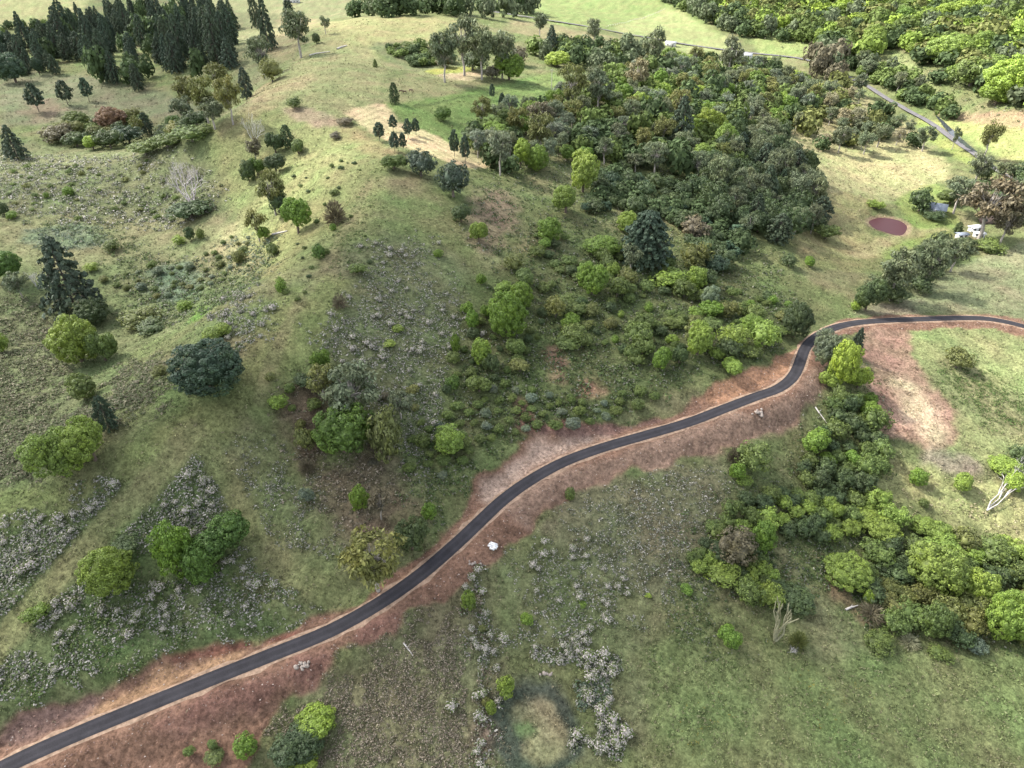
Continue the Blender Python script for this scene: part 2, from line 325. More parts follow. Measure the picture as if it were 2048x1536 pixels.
# ------------------------------------------------------------------ ground colours (what grows or lies there)
def C(r, g, b): return np.array([r, g, b])
ZONES = [  # outline in photo pixels (taken to the ground), colour, edge softness, edge raggedness, strength, extra mottling
 # left valley and gully
 ([(-60,330),(250,320),(430,330),(520,500),(480,570),(380,640),(250,720),(180,860),(-60,1000)], C(.10,.118,.055), 10, 8, .9),
 ([(-60,590),(110,600),(160,700),(110,900),(-60,960)], C(.095,.108,.055), 8, 6, .8),
 ([(0,280),(250,300),(420,330),(400,420),(120,430),(0,420)], C(.108,.118,.06), 8, 6, .8),
 ([(0,440),(250,440),(420,420),(480,470),(440,540),(250,520),(60,540)], C(.145,.145,.075), 6, 5, .8),
 ([(50,460),(180,450),(215,480),(160,500),(60,490)], C(.105,.135,.085), 4, 4, .7),
 ([(300,540),(385,530),(390,590),(310,600)], C(.095,.13,.09), 4, 4, .7),
 ([(470,440),(560,440),(600,470),(540,530),(480,540),(430,500)], C(.20,.19,.10), 6, 5, .9),
 ([(395,610),(425,610),(400,640),(380,640)], C(.10,.17,.04), 3, 2, .8),
 ([(0,150),(150,150),(320,185),(420,215),(300,240),(60,250),(0,240)], C(.115,.12,.07), 10, 5, .9),
 ([(60,200),(120,205),(110,240),(50,235)], C(.15,.115,.08), 8, 5, .7),
 ([(-100,-60),(190,-60),(160,30),(90,45),(-100,55)], C(.185,.19,.09), 5, 4, 1),
 ([(430,-60),(760,-60),(740,20),(640,45),(560,120),(500,180),(430,60)], C(.13,.135,.07), 10, 5, .9),
 ([(560,30),(640,42),(600,90),(550,120),(545,70)], C(.19,.165,.09), 8, 4, .7),
 # the ridge pasture
 ([(420,250),(560,190),(640,60),(760,35),(930,42),(960,95),(760,95),(770,170),(700,230),(760,330),(735,430),(640,520),(560,560),(430,330)], C(.148,.158,.07), 8, 5, .95),
 ([(600,110),(700,70),(760,120),(770,200),(690,235),(600,240),(540,200)], C(.155,.16,.078), 10, 6, .9),
 ([(640,45),(760,35),(930,42),(880,95),(760,90),(660,85)], C(.17,.165,.08), 8, 5, .9),
 ([(500,190),(590,150),(640,150),(600,180),(520,225)], C(.19,.16,.09), 5, 3, .6),
 ([(560,220),(620,215),(700,250),(660,255),(600,240)], C(.21,.16,.115), 3, 3, .7),
 ([(430,250),(500,215),(520,230),(440,270)], C(.17,.155,.08), 4, 3, .7),
 ([(690,240),(790,300),(860,330),(800,310),(760,330),(700,280)], C(.175,.145,.075), 5, 4, .6),
 ([(560,330),(720,320),(760,380),(720,440),(640,470),(560,450)], C(.15,.16,.07), 8, 5, .8),
 ([(540,460),(620,440),(650,400),(680,450),(600,500),(550,560),(520,540)], C(.18,.18,.08), 6, 5, .8),
 ([(740,88),(885,85),(905,130),(830,142),(780,120)], C(.095,.105,.055), 4, 4, .8),
 # mown field and green paddock on the shoulder
 ([(765,205),(870,195),(960,178),(1110,145),(1140,200),(1080,240),(960,300),(880,280),(800,235)], C(.105,.15,.05), 4, 2, .95),
 ([(785,160),(870,138),(965,145),(965,165),(860,195),(780,203)], C(.15,.15,.075), 5, 3, .9),
 ([(875,150),(925,146),(962,147),(955,158),(900,160)], C(.30,.245,.155), 2, 1, .8),
 ([(850,142),(905,133),(955,137),(930,144),(870,148)], C(.19,.20,.05), 2, 1, .8),
 ([(697,229),(735,213),(772,209),(800,245),(850,262),(905,290),(978,332),(940,336),(860,312),(790,285)], C(.31,.255,.15), 2.4, 2.5, .95),
 ([(930,285),(980,325),(960,330),(905,295)], C(.24,.22,.12), 3, 2, .7),
 ([(1115,212),(1150,210),(1152,235),(1120,238)], C(.26,.19,.095), 3, 3, .8),
 ([(1025,40),(1150,60),(1290,85),(1290,105),(1150,90),(1030,65)], C(.17,.155,.085), 5, 3, .8),
 # valley floor and far fields
 ([(990,-60),(1260,-60),(1430,60),(1400,80),(1280,70),(1060,42),(990,20)], C(.135,.165,.065), 4, 2, 1),
 ([(1225,55),(1330,17),(1420,60),(1475,85),(1400,112),(1290,75)], C(.18,.20,.09), 4, 3, .95),
 ([(1515,62),(1620,85),(1612,112),(1525,112)], C(.16,.19,.075), 3, 2, .95),
 ([(1480,-60),(1600,-60),(1580,30),(1500,30)], C(.17,.15,.09), 6, 4, .6),
 ([(1560,200),(1700,180),(1830,260),(1850,310),(1700,300),(1560,310)], C(.19,.18,.095), 6, 6, .9),
 ([(1605,312),(1700,295),(1850,300),(1900,340),(1870,372),(1790,402),(1740,405),(1680,400),(1630,360)], C(.235,.225,.115), 6, 6, .95),
 ([(1640,380),(1760,398),(1730,435),(1745,470),(1800,478),(1760,520),(1600,512),(1600,440)], C(.20,.185,.09), 5, 5, .9),
 ([(1790,400),(1870,368),(1905,400),(1915,460),(1830,492),(1770,520),(1790,478),(1820,468),(1815,440)], C(.145,.18,.06), 3, 2, .95),
 ([(1700,505),(1790,470),(1890,455),(1900,462),(1800,485),(1720,520)], C(.23,.20,.11), 3, 2, .6),
 ([(1600,505),(1700,515),(1760,520),(1740,545),(1620,535),(1560,520)], C(.14,.15,.065), 4, 3, .8),
 ([(1820,240),(2100,240),(2100,330),(1990,310),(1900,260)], C(.20,.22,.085), 5, 4, .95),
 ([(1870,225),(1980,225),(2100,235),(2100,260),(1960,250)], C(.21,.155,.10), 4, 3, .8),
 ([(1790,100),(1830,130),(1870,170),(1880,190),(1840,180),(1800,140)], C(.17,.19,.085), 3, 3, .9),
 ([(1840,230),(1880,265),(1940,310),(1980,335),(1950,335),(1890,300),(1840,262)], C(.17,.20,.065), 3, 2, .9),
 # paddocks at the road
 ([(1710,632),(1790,605),(1900,540),(2100,480),(2100,650),(1985,630),(1900,626)], C(.155,.165,.09), 3, 2, 1),
 ([(1720,628),(1790,605),(1850,600),(1820,628)], C(.165,.14,.10), 3, 3, .7),
 ([(1780,660),(2100,652),(2100,930),(1960,930),(1880,900),(1830,740)], C(.17,.19,.085), 4, 3, 1),
 ([(1715,652),(1805,654),(1825,720),(1880,780),(1912,845),(1895,900),(1800,885),(1750,845),(1735,740)], C(.225,.15,.108), 2.5, 3.5, 1),
 ([(1790,755),(1828,770),(1882,830),(1876,872),(1828,868),(1808,800)], C(.44,.33,.23), 7, 5, .9),  # pale core of the bare earth, colour lightened further to suggest sun on it
 ([(1850,905),(1920,905),(1965,935),(1940,960),(1860,940)], C(.19,.15,.12), 4, 3, .85),
 ([(1860,745),(1905,690),(1940,700),(1960,760),(2080,800),(2080,880),(1960,850),(1890,790)], C(.125,.135,.065), 5, 5, .8),
 ([(1760,930),(1900,950),(2100,990),(2100,1110),(1960,1065),(1850,1015),(1740,985)], C(.215,.22,.10), 6, 5, .95),
 # slope between the ridge and the road
 ([(700,500),(850,480),(950,560),(920,700),(850,900),(700,740),(640,660)], C(.105,.118,.06), 6, 6, .85),
 ([(940,560),(1300,500),(1600,560),(1560,720),(1400,760),(1200,840),(1000,870),(890,800)], C(.075,.09,.038), 8, 8, .85),
 ([(940,400),(1000,380),(1040,440),(960,510)], C(.17,.13,.09), 6, 5, .85),
 ([(1095,695),(1130,700),(1135,765),(1100,755)], C(.18,.115,.08), 3, 3, .8),
 ([(1155,758),(1200,765),(1212,790),(1165,788)], C(.24,.15,.10), 3, 3, .85),
 ([(1025,800),(1062,808),(1080,860),(1040,850)], C(.19,.11,.085), 3, 3, .85),
 ([(570,760),(650,760),(660,860),(600,960),(560,830)], C(.115,.08,.06), 5, 4, .8),
 ([(590,960),(760,900),(830,980),(820,1050),(640,1060)], C(.125,.095,.068), 6, 6, .75),
 ([(460,880),(600,900),(660,1120),(560,1250),(500,1150),(450,960)], C(.115,.13,.06), 6, 6, .8),
 ([(-60,1320),(150,1120),(380,865),(460,960),(470,1150),(560,1270),(300,1310),(100,1400),(-60,1450)], C(.09,.118,.05), 5, 5, .9),
 ([(-60,1070),(130,1010),(280,950),(250,1010),(130,1130),(-60,1280)], C(.09,.118,.05), 4, 4, .9),
 ([(-60,1000),(150,965),(230,930),(340,830),(470,770),(530,640),(600,560),(690,560),(650,690),(520,820),(400,875),(260,955),(130,1005),(-60,1065)], C(.135,.15,.062), 5, 4, .95),
 # below the road
 ([(640,1350),(800,1240),(950,1180),(1000,1300),(1000,1560),(620,1560),(560,1450)], C(.13,.128,.07), 6, 6, .85),
 ([(1100,1000),(1420,915),(1470,1000),(1340,1180),(1150,1150)], C(.125,.12,.07), 6, 6, .85),
 ([(1000,1120),(1180,1100),(1280,1250),(1230,1310),(1050,1300),(990,1220)], C(.11,.125,.06), 6, 6, .8),
 ([(1200,1560),(1250,1400),(1330,1330),(1500,1300),(1640,1290),(2100,1310),(2100,1600),(1200,1600)], C(.125,.15,.062), 8, 6, .95),
 ([(1555,1090),(1640,1180),(1745,1305),(1620,1305),(1620,1200),(1560,1130)], C(.15,.155,.078), 4, 3, .9),
 ([(1640,1110),(1680,1170),(1740,1230),(1720,1240),(1660,1180)], C(.19,.13,.085), 3, 3, .75),
 ([(1230,1380),(1290,1340),(1320,1400),(1260,1480),(1180,1536),(1160,1500),(1230,1440)], C(.10,.105,.055), 4, 4, .8),
 ([(990,1390),(1030,1360),(1080,1352),(1125,1370),(1155,1415),(1166,1470),(1150,1525),(1110,1560),(1050,1565),(1000,1540),(975,1490),(972,1435)], C(.058,.07,.05), 2.5, 2, .97),
 ([(1045,1395),(1080,1390),(1108,1412),(1128,1450),(1124,1490),(1095,1515),(1062,1508),(1048,1475),(1030,1430)], C(.22,.195,.11), 2.5, 3, .9),
 ([(1030,1450),(1060,1440),(1070,1465),(1040,1475)], C(.10,.15,.06), 1.5, 1.5, .8),
 ([(960,1440),(985,1470),(970,1560),(930,1560)], C(.15,.105,.08), 3, 3, .7),
 # earth cut and filled for the new road
 ([(-60,1480),(150,1402),(200,1368),(330,1308),(480,1282),(590,1263),(720,1198),(800,1130),(900,1050),(955,960),(1035,885),(1130,845),(1200,852),(1330,838),(1420,772),(1530,735),(1595,690),(1640,660),(1690,640),(1750,630),(1990,626),(2100,650),(2100,690),(1990,656),(1760,656),(1690,672),(1660,700),(1650,760),(1600,835),(1470,895),(1300,935),(1140,975),(1060,1060),(985,1130),(925,1165),(800,1235),(645,1345),(540,1435),(490,1560),(-60,1600)], C(.165,.098,.069), 1.0, 2.2, .97),
 ([(1140,975),(1060,1050),(1010,1000),(1150,935),(1400,850),(1560,800),(1640,720),(1655,770),(1600,835),(1470,895),(1300,935)], C(.19,.13,.096), 2.5, 3, .9),
 ([(205,1398),(330,1335),(480,1298),(560,1285),(560,1300),(400,1350),(210,1425)], C(.30,.19,.11), 2, 3, .8),
 ([(330,1310),(480,1283),(590,1266),(585,1276),(480,1298),(350,1328)], C(.15,.068,.05), 1.2, 1.2, .85),
 ([(-60,1485),(150,1405),(205,1372),(230,1375),(160,1430),(-60,1510)], C(.15,.10,.085), 2, 2, .8),
 ([(985,960),(1050,893),(1130,870),(1210,872),(1050,945),(975,1005)], C(.34,.255,.20), 3, 3, .85),
 ([(1090,850),(1210,850),(1320,842),(1210,868),(1110,872)], C(.16,.095,.08), 2, 2, .8),
 ([(1400,800),(1440,765),(1530,735),(1585,705),(1582,735),(1540,765),(1450,800)], C(.29,.165,.10), 2.5, 2.5, .88),
 ([(800,1190),(900,1095),(950,1040),(930,1035),(850,1115),(760,1195)], C(.27,.17,.11), 2, 2, .6),
 ([(330,1420),(620,1320),(760,1240),(800,1230),(640,1340),(540,1400),(340,1470)], C(.17,.092,.074), 3, 3, .7),
]
zone_fns = [(signed(smooth_outline(z[0], 3) if z[2] >= 1.5 else outline(z[0])), z[1], z[2], z[3], z[4]) for z in ZONES]
SOIL_FROM = len(ZONES) - 10
print('zones', round(time.time() - T0, 1))
TRACK = catmull(np.c_[hit([-40, 0, 75, 160, 230, 290, 340, 385], [1330, 1288, 1198, 1110, 1035, 975, 920, 862])], 3)
TRACK4 = catmull(np.c_[hit([385, 435, 478, 530, 610, 700], [862, 925, 1010, 1100, 1165, 1185])], 3)
TRACK2 = catmull(np.c_[hit([830, 880, 960, 1050, 1110], [212, 205, 190, 172, 160])], 4)
TRACK3 = catmull(np.c_[hit([520, 580, 640, 700, 740], [800, 640, 545, 440, 360])], 4)
MOWN = signed(outline(ZONES[26][0])) if False else None
mown_line = catmull(np.c_[hit([697, 735, 772, 830, 905, 978], [229, 213, 209, 252, 290, 332])], 3)
mown_fn = [z for z, d in zip(zone_fns, ZONES) if d[1][0] == .31 and d[1][1] == .255 and d[2] == 2.4][0][0]
def ground_colour(x, y):
    n1 = fbm(x, y, 28, 4, 20); n2 = fbm(x, y, 7, 3, 21); n3 = fbm(x, y, 2.2, 2, 22)
    base = C(.104, .122, .052)
    c = base[None] * np.ones((x.size, 1))
    dry = sstep(-.1, .5, n1)[:, None]; c = c * (1 - dry * .6) + C(.145, .13, .075) * dry * .6
    wob = fbm(x, y, 9, 3, 23)
    soil = np.zeros(x.size)
    for i, (f, cc, soft, rag, st) in enumerate(zone_fns):
        s = f(x, y); m = s < 24
        if not m.any(): continue
        a = np.zeros(x.size); a[m] = (1 - sstep(-soft * .6, soft * .6, s[m] + wob[m] * rag)) * st
        c = c * (1 - a[:, None]) + cc * a[:, None]
        if i >= SOIL_FROM: soil = np.maximum(soil, a)
    for L, wd, cc, st in ((TRACK, 2.6, C(.165, .17, .08), .92), (TRACK4, 2.6, C(.145, .155, .07), .75), (TRACK2, 1.2, C(.055, .075, .03), .6), (TRACK3, 1.5, C(.17, .15, .085), .35)):
        d, _, _ = poly_dist(x, y, L) if x.size < 5e6 else (None,) * 3
        a = (1 - sstep(wd * .6, wd * 1.5, d + n3 * .5)) * st; c = c * (1 - a[:, None]) + cc * a[:, None]
    ps = pond(x, y); a_ = (1 - sstep(.8, 3.2, ps + n3 * .8))[:, None]; c = c * (1 - a_) + C(.20, .15, .10) * a_      # bare mud round the water
    # windrows of cut grass
    s = mown_fn(x, y); m = s < 0
    if m.any():
        d, _, _ = poly_dist(x[m], y[m], mown_line)
        c[m] *= (1 + .17 * np.sin(d * 2 * np.pi / 4.2 + n1[m] * 2))[:, None]
    v = 1 + .22 * n2 + .24 * n3
    c = c * v[:, None]
    g = (fbm(x, y, 14, 3, 25) * .16 * (1 - soil))[:, None]                 # greener and drier patches
    c = c * (1 + g * C(-.9, .25, -.6))
    return np.clip(c, .012, .7), soil

# ------------------------------------------------------------------ ground sheet
NV, NU = 520, 480
ang = np.linspace(R(71), R(4.3), NV)
Dr = CAM_H / np.tan(ang); Dr = np.concatenate([[-60, 0, 18], Dr, [1900, 2600, 4500, 9000]])
uu = np.linspace(-1, 1, NU); uu = np.concatenate([[-9, -3.2, -1.6], uu, [1.6, 3.2, 9]])
half = 1.16 * 0.7314 * (CP * np.maximum(Dr, 20) + SP * CAM_H) + 6
GXm = uu[None, :] * half[:, None]; GYm = np.repeat(Dr[:, None], len(uu), 1)
gxv, gyv = GXm.ravel(), GYm.ravel()
gz = ground(gxv, gyv)
gcol, gsoil = ground_colour(gxv, gyv)
rd_, _ = road_info(gxv, gyv)
rough = fbm(gxv, gyv, 1.3, 2, 31) * .26 + fbm(gxv, gyv, 4.0, 2, 32) * .22
rill = np.abs(perlin(gxv / 1.6, gyv / 1.6, 33)) * .55 + np.abs(perlin(gxv / .7, gyv / .7, 34)) * .25
gz = gz - rill * gsoil * sstep(2.8, 4.5, rd_)
gz = gz + rough * sstep(3.2, 6, rd_) * sstep(0, 4, pond(gxv, gyv))
nu = len(uu); ii = np.arange((len(Dr) - 1) * nu).reshape(len(Dr) - 1, nu)[:, :-1].ravel()
gf = np.stack([ii, ii + 1, ii + nu + 1, ii + nu], 1)
def ground_material():
    m, nt, b = nodes('grass and earth'); L = nt.links
    at = N(nt, 'ShaderNodeAttribute', attribute_name='tint')
    a = noise_tex(nt, 1.3, 8, rough=.78); c = noise_tex(nt, 0.35, 4)
    v = remap(nt, a.outputs[0], .36, .64, .5, 1.5)
    v2 = remap(nt, c.outputs[0], .3, .7, .85, 1.15)
    L.new(vmul(nt, vmul(nt, at.outputs['Color'], v), v2), b.inputs['Base Color'])
    b.inputs['Roughness'].default_value = .95; b.inputs['Specular IOR Level'].default_value = .05
    bp = N(nt, 'ShaderNodeBump'); bp.inputs['Strength'].default_value = .9; bp.inputs['Distance'].default_value = .5
    L.new(a.outputs[0], bp.inputs['Height']); L.new(bp.outputs[0], b.inputs['Normal']); return m
M_GROUND = ground_material()
add('ground', new_mesh('ground', np.stack([gxv, gyv, gz], 1), gf, [M_GROUND], smooth=True, attrs={'tint': gcol}), kind='structure')
print('ground', round(time.time() - T0, 1))

# ------------------------------------------------------------------ roads, water
def strip(name, L, offs, dz, mat, zf=None, ragged=0.0, taper=False):
    L = np.asarray(L); T = np.gradient(L[:, :2], axis=0); T /= np.linalg.norm(T, axis=1, keepdims=True) + 1e-9; Nn = np.stack([-T[:, 1], T[:, 0]], 1)
    k = len(offs); V = []; tp = np.minimum(1, np.minimum(np.arange(len(L)), np.arange(len(L))[::-1]) / 9.0 + .03) if taper else np.ones(len(L))
    for j, o in enumerate(offs):
        rg = ragged * fbm(L[:, 0] + o * 50, L[:, 1], 2.5, 3, 40) if ragged and j in (0, k - 1) else 0
        q = L[:, :2] + Nn * (o + np.sign(o) * rg)[:, None] if ragged and j in (0, k - 1) else L[:, :2] + Nn * (o * tp)[:, None]
        z = (zf(q[:, 0], q[:, 1]) if zf else L[:, 2]) + dz[j]
        V.append(np.c_[q, z])
    V = np.stack(V, 1).reshape(-1, 3); i = np.arange((len(L) - 1) * k).reshape(len(L) - 1, k)[:, :-1].ravel()
    F = np.stack([i, i + k, i + k + 1, i + 1], 1)
    lat = np.tile(np.array(offs, float) / max(offs), len(L))
    return add(name, new_mesh(name, V, F, [mat], smooth=True, attrs={'lat': np.stack([lat, lat, lat], 1)}), kind='structure')
def asphalt(name, c, wear):
    m, nt, b = nodes(name); L = nt.links
    at = N(nt, 'ShaderNodeAttribute', attribute_name='lat')
    ab = N(nt, 'ShaderNodeMath', operation='ABSOLUTE'); L.new(at.outputs['Fac'], ab.inputs[0])
    sb = N(nt, 'ShaderNodeMath', operation='SUBTRACT'); L.new(ab.outputs[0], sb.inputs[0]); sb.inputs[1].default_value = .5
    a2 = N(nt, 'ShaderNodeMath', operation='ABSOLUTE'); L.new(sb.outputs[0], a2.inputs[0])
    band = remap(nt, a2.outputs[0], 0, .3, 1 + wear, 1 - wear * .3)      # wheel paths worn paler
    x = noise_tex(nt, .35, 5); y = noise_tex(nt, 5, 3)
    rgb = N(nt, 'ShaderNodeRGB'); rgb.outputs[0].default_value = (*c, 1)
    o = vmul(nt, vmul(nt, vmul(nt, rgb.outputs[0], band), remap(nt, x.outputs[0], .3, .7, .82, 1.2)), remap(nt, y.outputs[0], .3, .7, .85, 1.15))
    L.new(o, b.inputs['Base Color']); b.inputs['Roughness'].default_value = .95; b.inputs['Specular IOR Level'].default_value = .08; return m
M_ROAD = asphalt('new asphalt', (.033, .032, .036), .22)
M_OLDROAD = asphalt('old asphalt', (.115, .11, .115), .05)
M_SHOULDER = simple('pale road gravel', (.25, .175, .125), .95, 1.2, .4, spec=.1)
strip('gravel_shoulder', ROAD, [-2.35, -1.9, -1.1, 0, 1.1, 1.9, 2.35], [-.12, .0, .02, .02, .02, .0, -.12], M_SHOULDER, ragged=.9)
strip('road', ROAD, [-1.62, -1.28, -.85, -.42, 0, .42, .85, 1.28, 1.62], [.05, .075, .085, .095, .10, .095, .085, .075, .05], M_ROAD)
FAR = hit([960, 1040, 1130, 1210, 1280, 1350, 1420, 1480, 1540, 1600, 1650, 1690, 1745, 1800, 1850, 1890, 1925, 1955, 1985, 2030], [22, 32, 46, 60, 74, 86, 96, 104, 110, 118, 132, 151, 180, 212, 241, 268, 293, 314, 336, 362])
FARL = catmull(FAR, 5.0); FARL[:, 2] = ground(FARL[:, 0], FARL[:, 1])
for _ in range(6): FARL[1:-1, 2] = np.maximum(FARL[1:-1, 2], (FARL[:-2, 2] + FARL[2:, 2]) / 2)
strip('old_road', FARL, [-2.3, -1.2, 0, 1.2, 2.3], [.35, .42, .45, .42, .35], M_OLDROAD)
def water_material(name, c, rough=.08):
    m, nt, b = nodes(name); b.inputs['Base Color'].default_value = (*c, 1); b.inputs['Roughness'].default_value = rough; b.inputs['Specular IOR Level'].default_value = .5 if rough < .3 else .15
    x = noise_tex(nt, 1.5, 3); bp = N(nt, 'ShaderNodeBump'); bp.inputs['Strength'].default_value = .08; bp.inputs['Distance'].default_value = .05
    nt.links.new(x.outputs[0], bp.inputs['Height']); nt.links.new(bp.outputs[0], b.inputs['Normal']); return m
V = np.c_[POND_W, np.full(len(POND_W), POND_Z + .12)]; cpt = V.mean(0); V2 = np.concatenate([cpt + (V - cpt) * [1.02, 1.02, 1], [cpt]]); k = len(V)
add('pond_water', new_mesh('pond_water', V2, np.array([(i, (i + 1) % k, k) for i in range(k)]), [water_material('muddy red water', (.060, .02, .022), .5)]), kind='structure')
CREEK = catmull(hit([1868, 1890, 1912, 1938, 1962, 1985, 2005], [225, 252, 275, 296, 312, 321, 326]), 4.0)
CREEK[:, 2] = np.minimum.accumulate(ground(CREEK[:, 0], CREEK[:, 1]))
strip('creek_water', CREEK, [-1.9, 0, 1.9], [.4, .4, .4], water_material('dark creek water', (.035, .04, .045), .05), zf=lambda x, y: ground(x, y), taper=True)
print('roads', round(time.time() - T0, 1))

# ------------------------------------------------------------------ fair-weather clouds out of view, added and placed to shade most of the hill
def cloud_material():
    m, nt, b = nodes('shade_cloud'); L = nt.links
    t = N(nt, 'ShaderNodeBsdfTranslucent'); t.inputs[0].default_value = (.95, .95, .95, 1); tr = N(nt, 'ShaderNodeBsdfTransparent'); d = N(nt, 'ShaderNodeBsdfDiffuse'); d.inputs[0].default_value = (.9, .9, .9, 1)
    m1 = N(nt, 'ShaderNodeMixShader'); m1.inputs[0].default_value = .4; L.new(t.outputs[0], m1.inputs[1]); L.new(d.outputs[0], m1.inputs[2])
    m2 = N(nt, 'ShaderNodeMixShader'); m2.inputs[0].default_value = .74; L.new(m1.outputs[0], m2.inputs[1]); L.new(tr.outputs[0], m2.inputs[2])
    L.new(m2.outputs[0], nt.nodes['Material Output'].inputs[0]); return m
M_CLOUD = cloud_material()
def shade_cloud(px, py, sx, sy, sz, alt, seed):
    """a lumpy flat-bottomed cloud whose shadow falls on the ground seen at px, py"""
    g = hit([px], [py])[0]; c0 = g + SUN_DIR * (alt / SUN_DIR[2]); nl, nn = 28, 56; V = []
    th = np.linspace(0, np.pi, nl)[:, None]; ph = np.linspace(0, 2 * np.pi, nn, endpoint=False)[None]
    X = np.sin(th) * np.cos(ph); Y = np.sin(th) * np.sin(ph); Z = np.cos(th) * np.ones_like(ph)
    k = 1 + .34 * perlin(X * 2 + seed, Y * 2 + Z * 1.3, seed) + .18 * perlin(X * 5 + seed, Y * 5 + Z * 3, seed + 3)
    Z = np.where(Z < 0, Z * .35, Z)
    V = np.stack([X * k * sx, Y * k * sy, Z * k * sz], 2).reshape(-1, 3); F = [(i * nn + j, i * nn + (j + 1) % nn, (i + 1) * nn + (j + 1) % nn, (i + 1) * nn + j) for i in range(nl - 1) for j in range(nn)]
    o = add('shade_cloud', new_mesh('shade_cloud', V, np.array(F), [M_CLOUD], smooth=True), kind='structure'); o.location = c0
shade_cloud(330, 1240, 120, 48, 40, 820, 1); shade_cloud(1000, 1330, 90, 42, 40, 820, 2); shade_cloud(1560, 1330, 70, 46, 40, 820, 3)
shade_cloud(150, 760, 95, 62, 40, 820, 4); shade_cloud(820, 760, 70, 50, 40, 820, 5); shade_cloud(1180, 600, 75, 55, 40, 820, 6)
shade_cloud(200, 180, 150, 110, 60, 820, 7); shade_cloud(250, 420, 75, 50, 40, 820, 8); shade_cloud(880, 420, 50, 50, 30, 820, 9); shade_cloud(720, 170, 85, 60, 30, 820, 12); shade_cloud(100, 30, 200, 150, 50, 820, 15); shade_cloud(470, 130, 80, 80, 40, 820, 13); shade_cloud(1330, 330, 90, 60, 40, 820, 10); shade_cloud(1900, 580, 60, 30, 30, 820, 11)  # those over the ridge and top-left field added to dim over-bright ground

# ------------------------------------------------------------------ plants: one of each kind, built once
def sphere_dirs(n, r, zmin=-0.45):
    i = np.arange(n) + .5; z = 1 - (1 - zmin) * i / n; ph = i * 2.399963 + r.uniform(0, 6)
    q = np.sqrt(np.maximum(0, 1 - z * z)); d = np.stack([q * np.cos(ph), q * np.sin(ph), z], 1) + r.normal(size=(n, 3)) * .09
    return d / np.linalg.norm(d, axis=1, keepdims=True)
def ico_core(mb, centre, rad, r, seed):
    """a lumpy inner mass of foliage so the crown is not see-through"""
    bm_v = []; nlat, nlon = 7, 12
    for a in range(nlat + 1):
        th = math.pi * a / nlat
        for b_ in range(nlon):
            ph = 2 * math.pi * b_ / nlon; bm_v.append((math.sin(th) * math.cos(ph), math.sin(th) * math.sin(ph), math.cos(th)))
    V = np.array(bm_v); V *= (1 + r.uniform(-.1, .1, (len(V), 1))); V = V * rad + centre
    F = [(a * nlon + b_, (a + 1) * nlon + b_, (a + 1) * nlon + (b_ + 1) % nlon, a * nlon + (b_ + 1) % nlon) for a in range(nlat) for b_ in range(nlon)]
    mb.quads(V, F)
def puff(mb, c, rad, nrm, n, leaf, r, flat=.8):
    """one cushion of leaves: a dome of small blades turned outwards"""
    d = r.normal(size=(n, 3)); d /= np.linalg.norm(d, axis=1, keepdims=True); d = d + nrm * .75; d /= np.linalg.norm(d, axis=1, keepdims=True)
    P = c + d * rad * r.uniform(.75, 1.08, (n, 1)) * np.array([1, 1, flat])
    mb.cards(P, d + r.normal(size=(n, 3)) * .3 + [0, 0, .12], leaf, .66, r)
def trunk_mb(top, rad, r, limbs=(), lean=.06):
    mb = MB(); p = [np.array([0, 0, -.12])]; 
    for k in range(1, 5): p.append(np.array([r.normal() * lean * k / 4, r.normal() * lean * k / 4, top * k / 4]))
    mb.tube(p, np.linspace(rad * 1.25, rad * .6, 5), 7)
    for (tip, base_t, rr) in limbs:
        b_ = p[-1] * base_t + p[0] * (1 - base_t); mid = b_ * .5 + tip * .5 + np.array([0, 0, .06]) + r.normal(size=3) * .03
        mb.tube([b_, mid, tip], [rr, rr * .75, rr * .4], 5)
    return mb
PROTO = {}
def reg(key, crown_mb, trunk, crown_mat, zc=1.0, crown_name='crown'):
    PROTO[key] = (crown_mb.build(key + ' crown', [crown_mat]) if crown_mb else None, trunk.build(key + ' trunk', [M_BARK], smooth=True) if trunk else None, zc, crown_name)
def dome(key, seed, nc, rc, leaf, per, lobes=1, aspect_noise=.16, zmin=-.75, mat=None, loose=0.0):
    """billowing round-headed crown: cushions of leaves over one or more domes; half width 1, half height 1, centre at z = .95"""
    r = np.random.default_rng(seed); mb = MB(); ctr = np.array([0, 0, .95]); L = [(ctr, np.array([.84, .84, .86]))]
    if lobes > 1:
        L = []
        for k in range(lobes):
            a = 2 * math.pi * k / lobes + r.uniform(0, 1.2); q = r.uniform(.28, .46)
            L.append((ctr + np.array([math.cos(a) * q, math.sin(a) * q, r.uniform(-.25, .12)]), np.array([1, 1, 1.05]) * r.uniform(.46, .6)))
    for (c0, rad) in L:
        ico_core(mb, c0, rad * .70, r, seed)
        m = max(8, int(nc / len(L) * 1.15)); D = sphere_dirs(m, r, zmin)
        nz = 1 + aspect_noise * perlin(D[:, 0] * 2.1 + seed, D[:, 1] * 2.1 + D[:, 2] * 1.7, seed % 50)
        for d, q in zip(D, nz):
            if r.uniform() < loose: continue
            rr = rc * r.uniform(.75, 1.3); puff(mb, c0 + d * rad * q * r.uniform(.80, 1.04), rr, d, per, leaf, r)
    reg(key, mb, trunk_mb(.9, .07, r), mat or M_LEAF, .95)
for i in range(5): dome(f'dome_big{i}', 100 + i, 120, .17, .036, 90, [1, 2, 3, 4, 2][i], .24)
for i in range(5): dome(f'dome_mid{i}', 120 + i, 62, .235, .052, 80, [1, 2, 2, 3, 1][i], .26)
for i in range(4): dome(f'dome_small{i}', 140 + i, 34, .33, .085, 48, [1, 1, 2, 3][i], .22)
for i in range(3): dome(f'far{i}', 150 + i, 16, .42, .20, 14, [1, 2, 3][i], .25)
dome('fig0', 160, 190, .14, .034, 64, 1, .10)
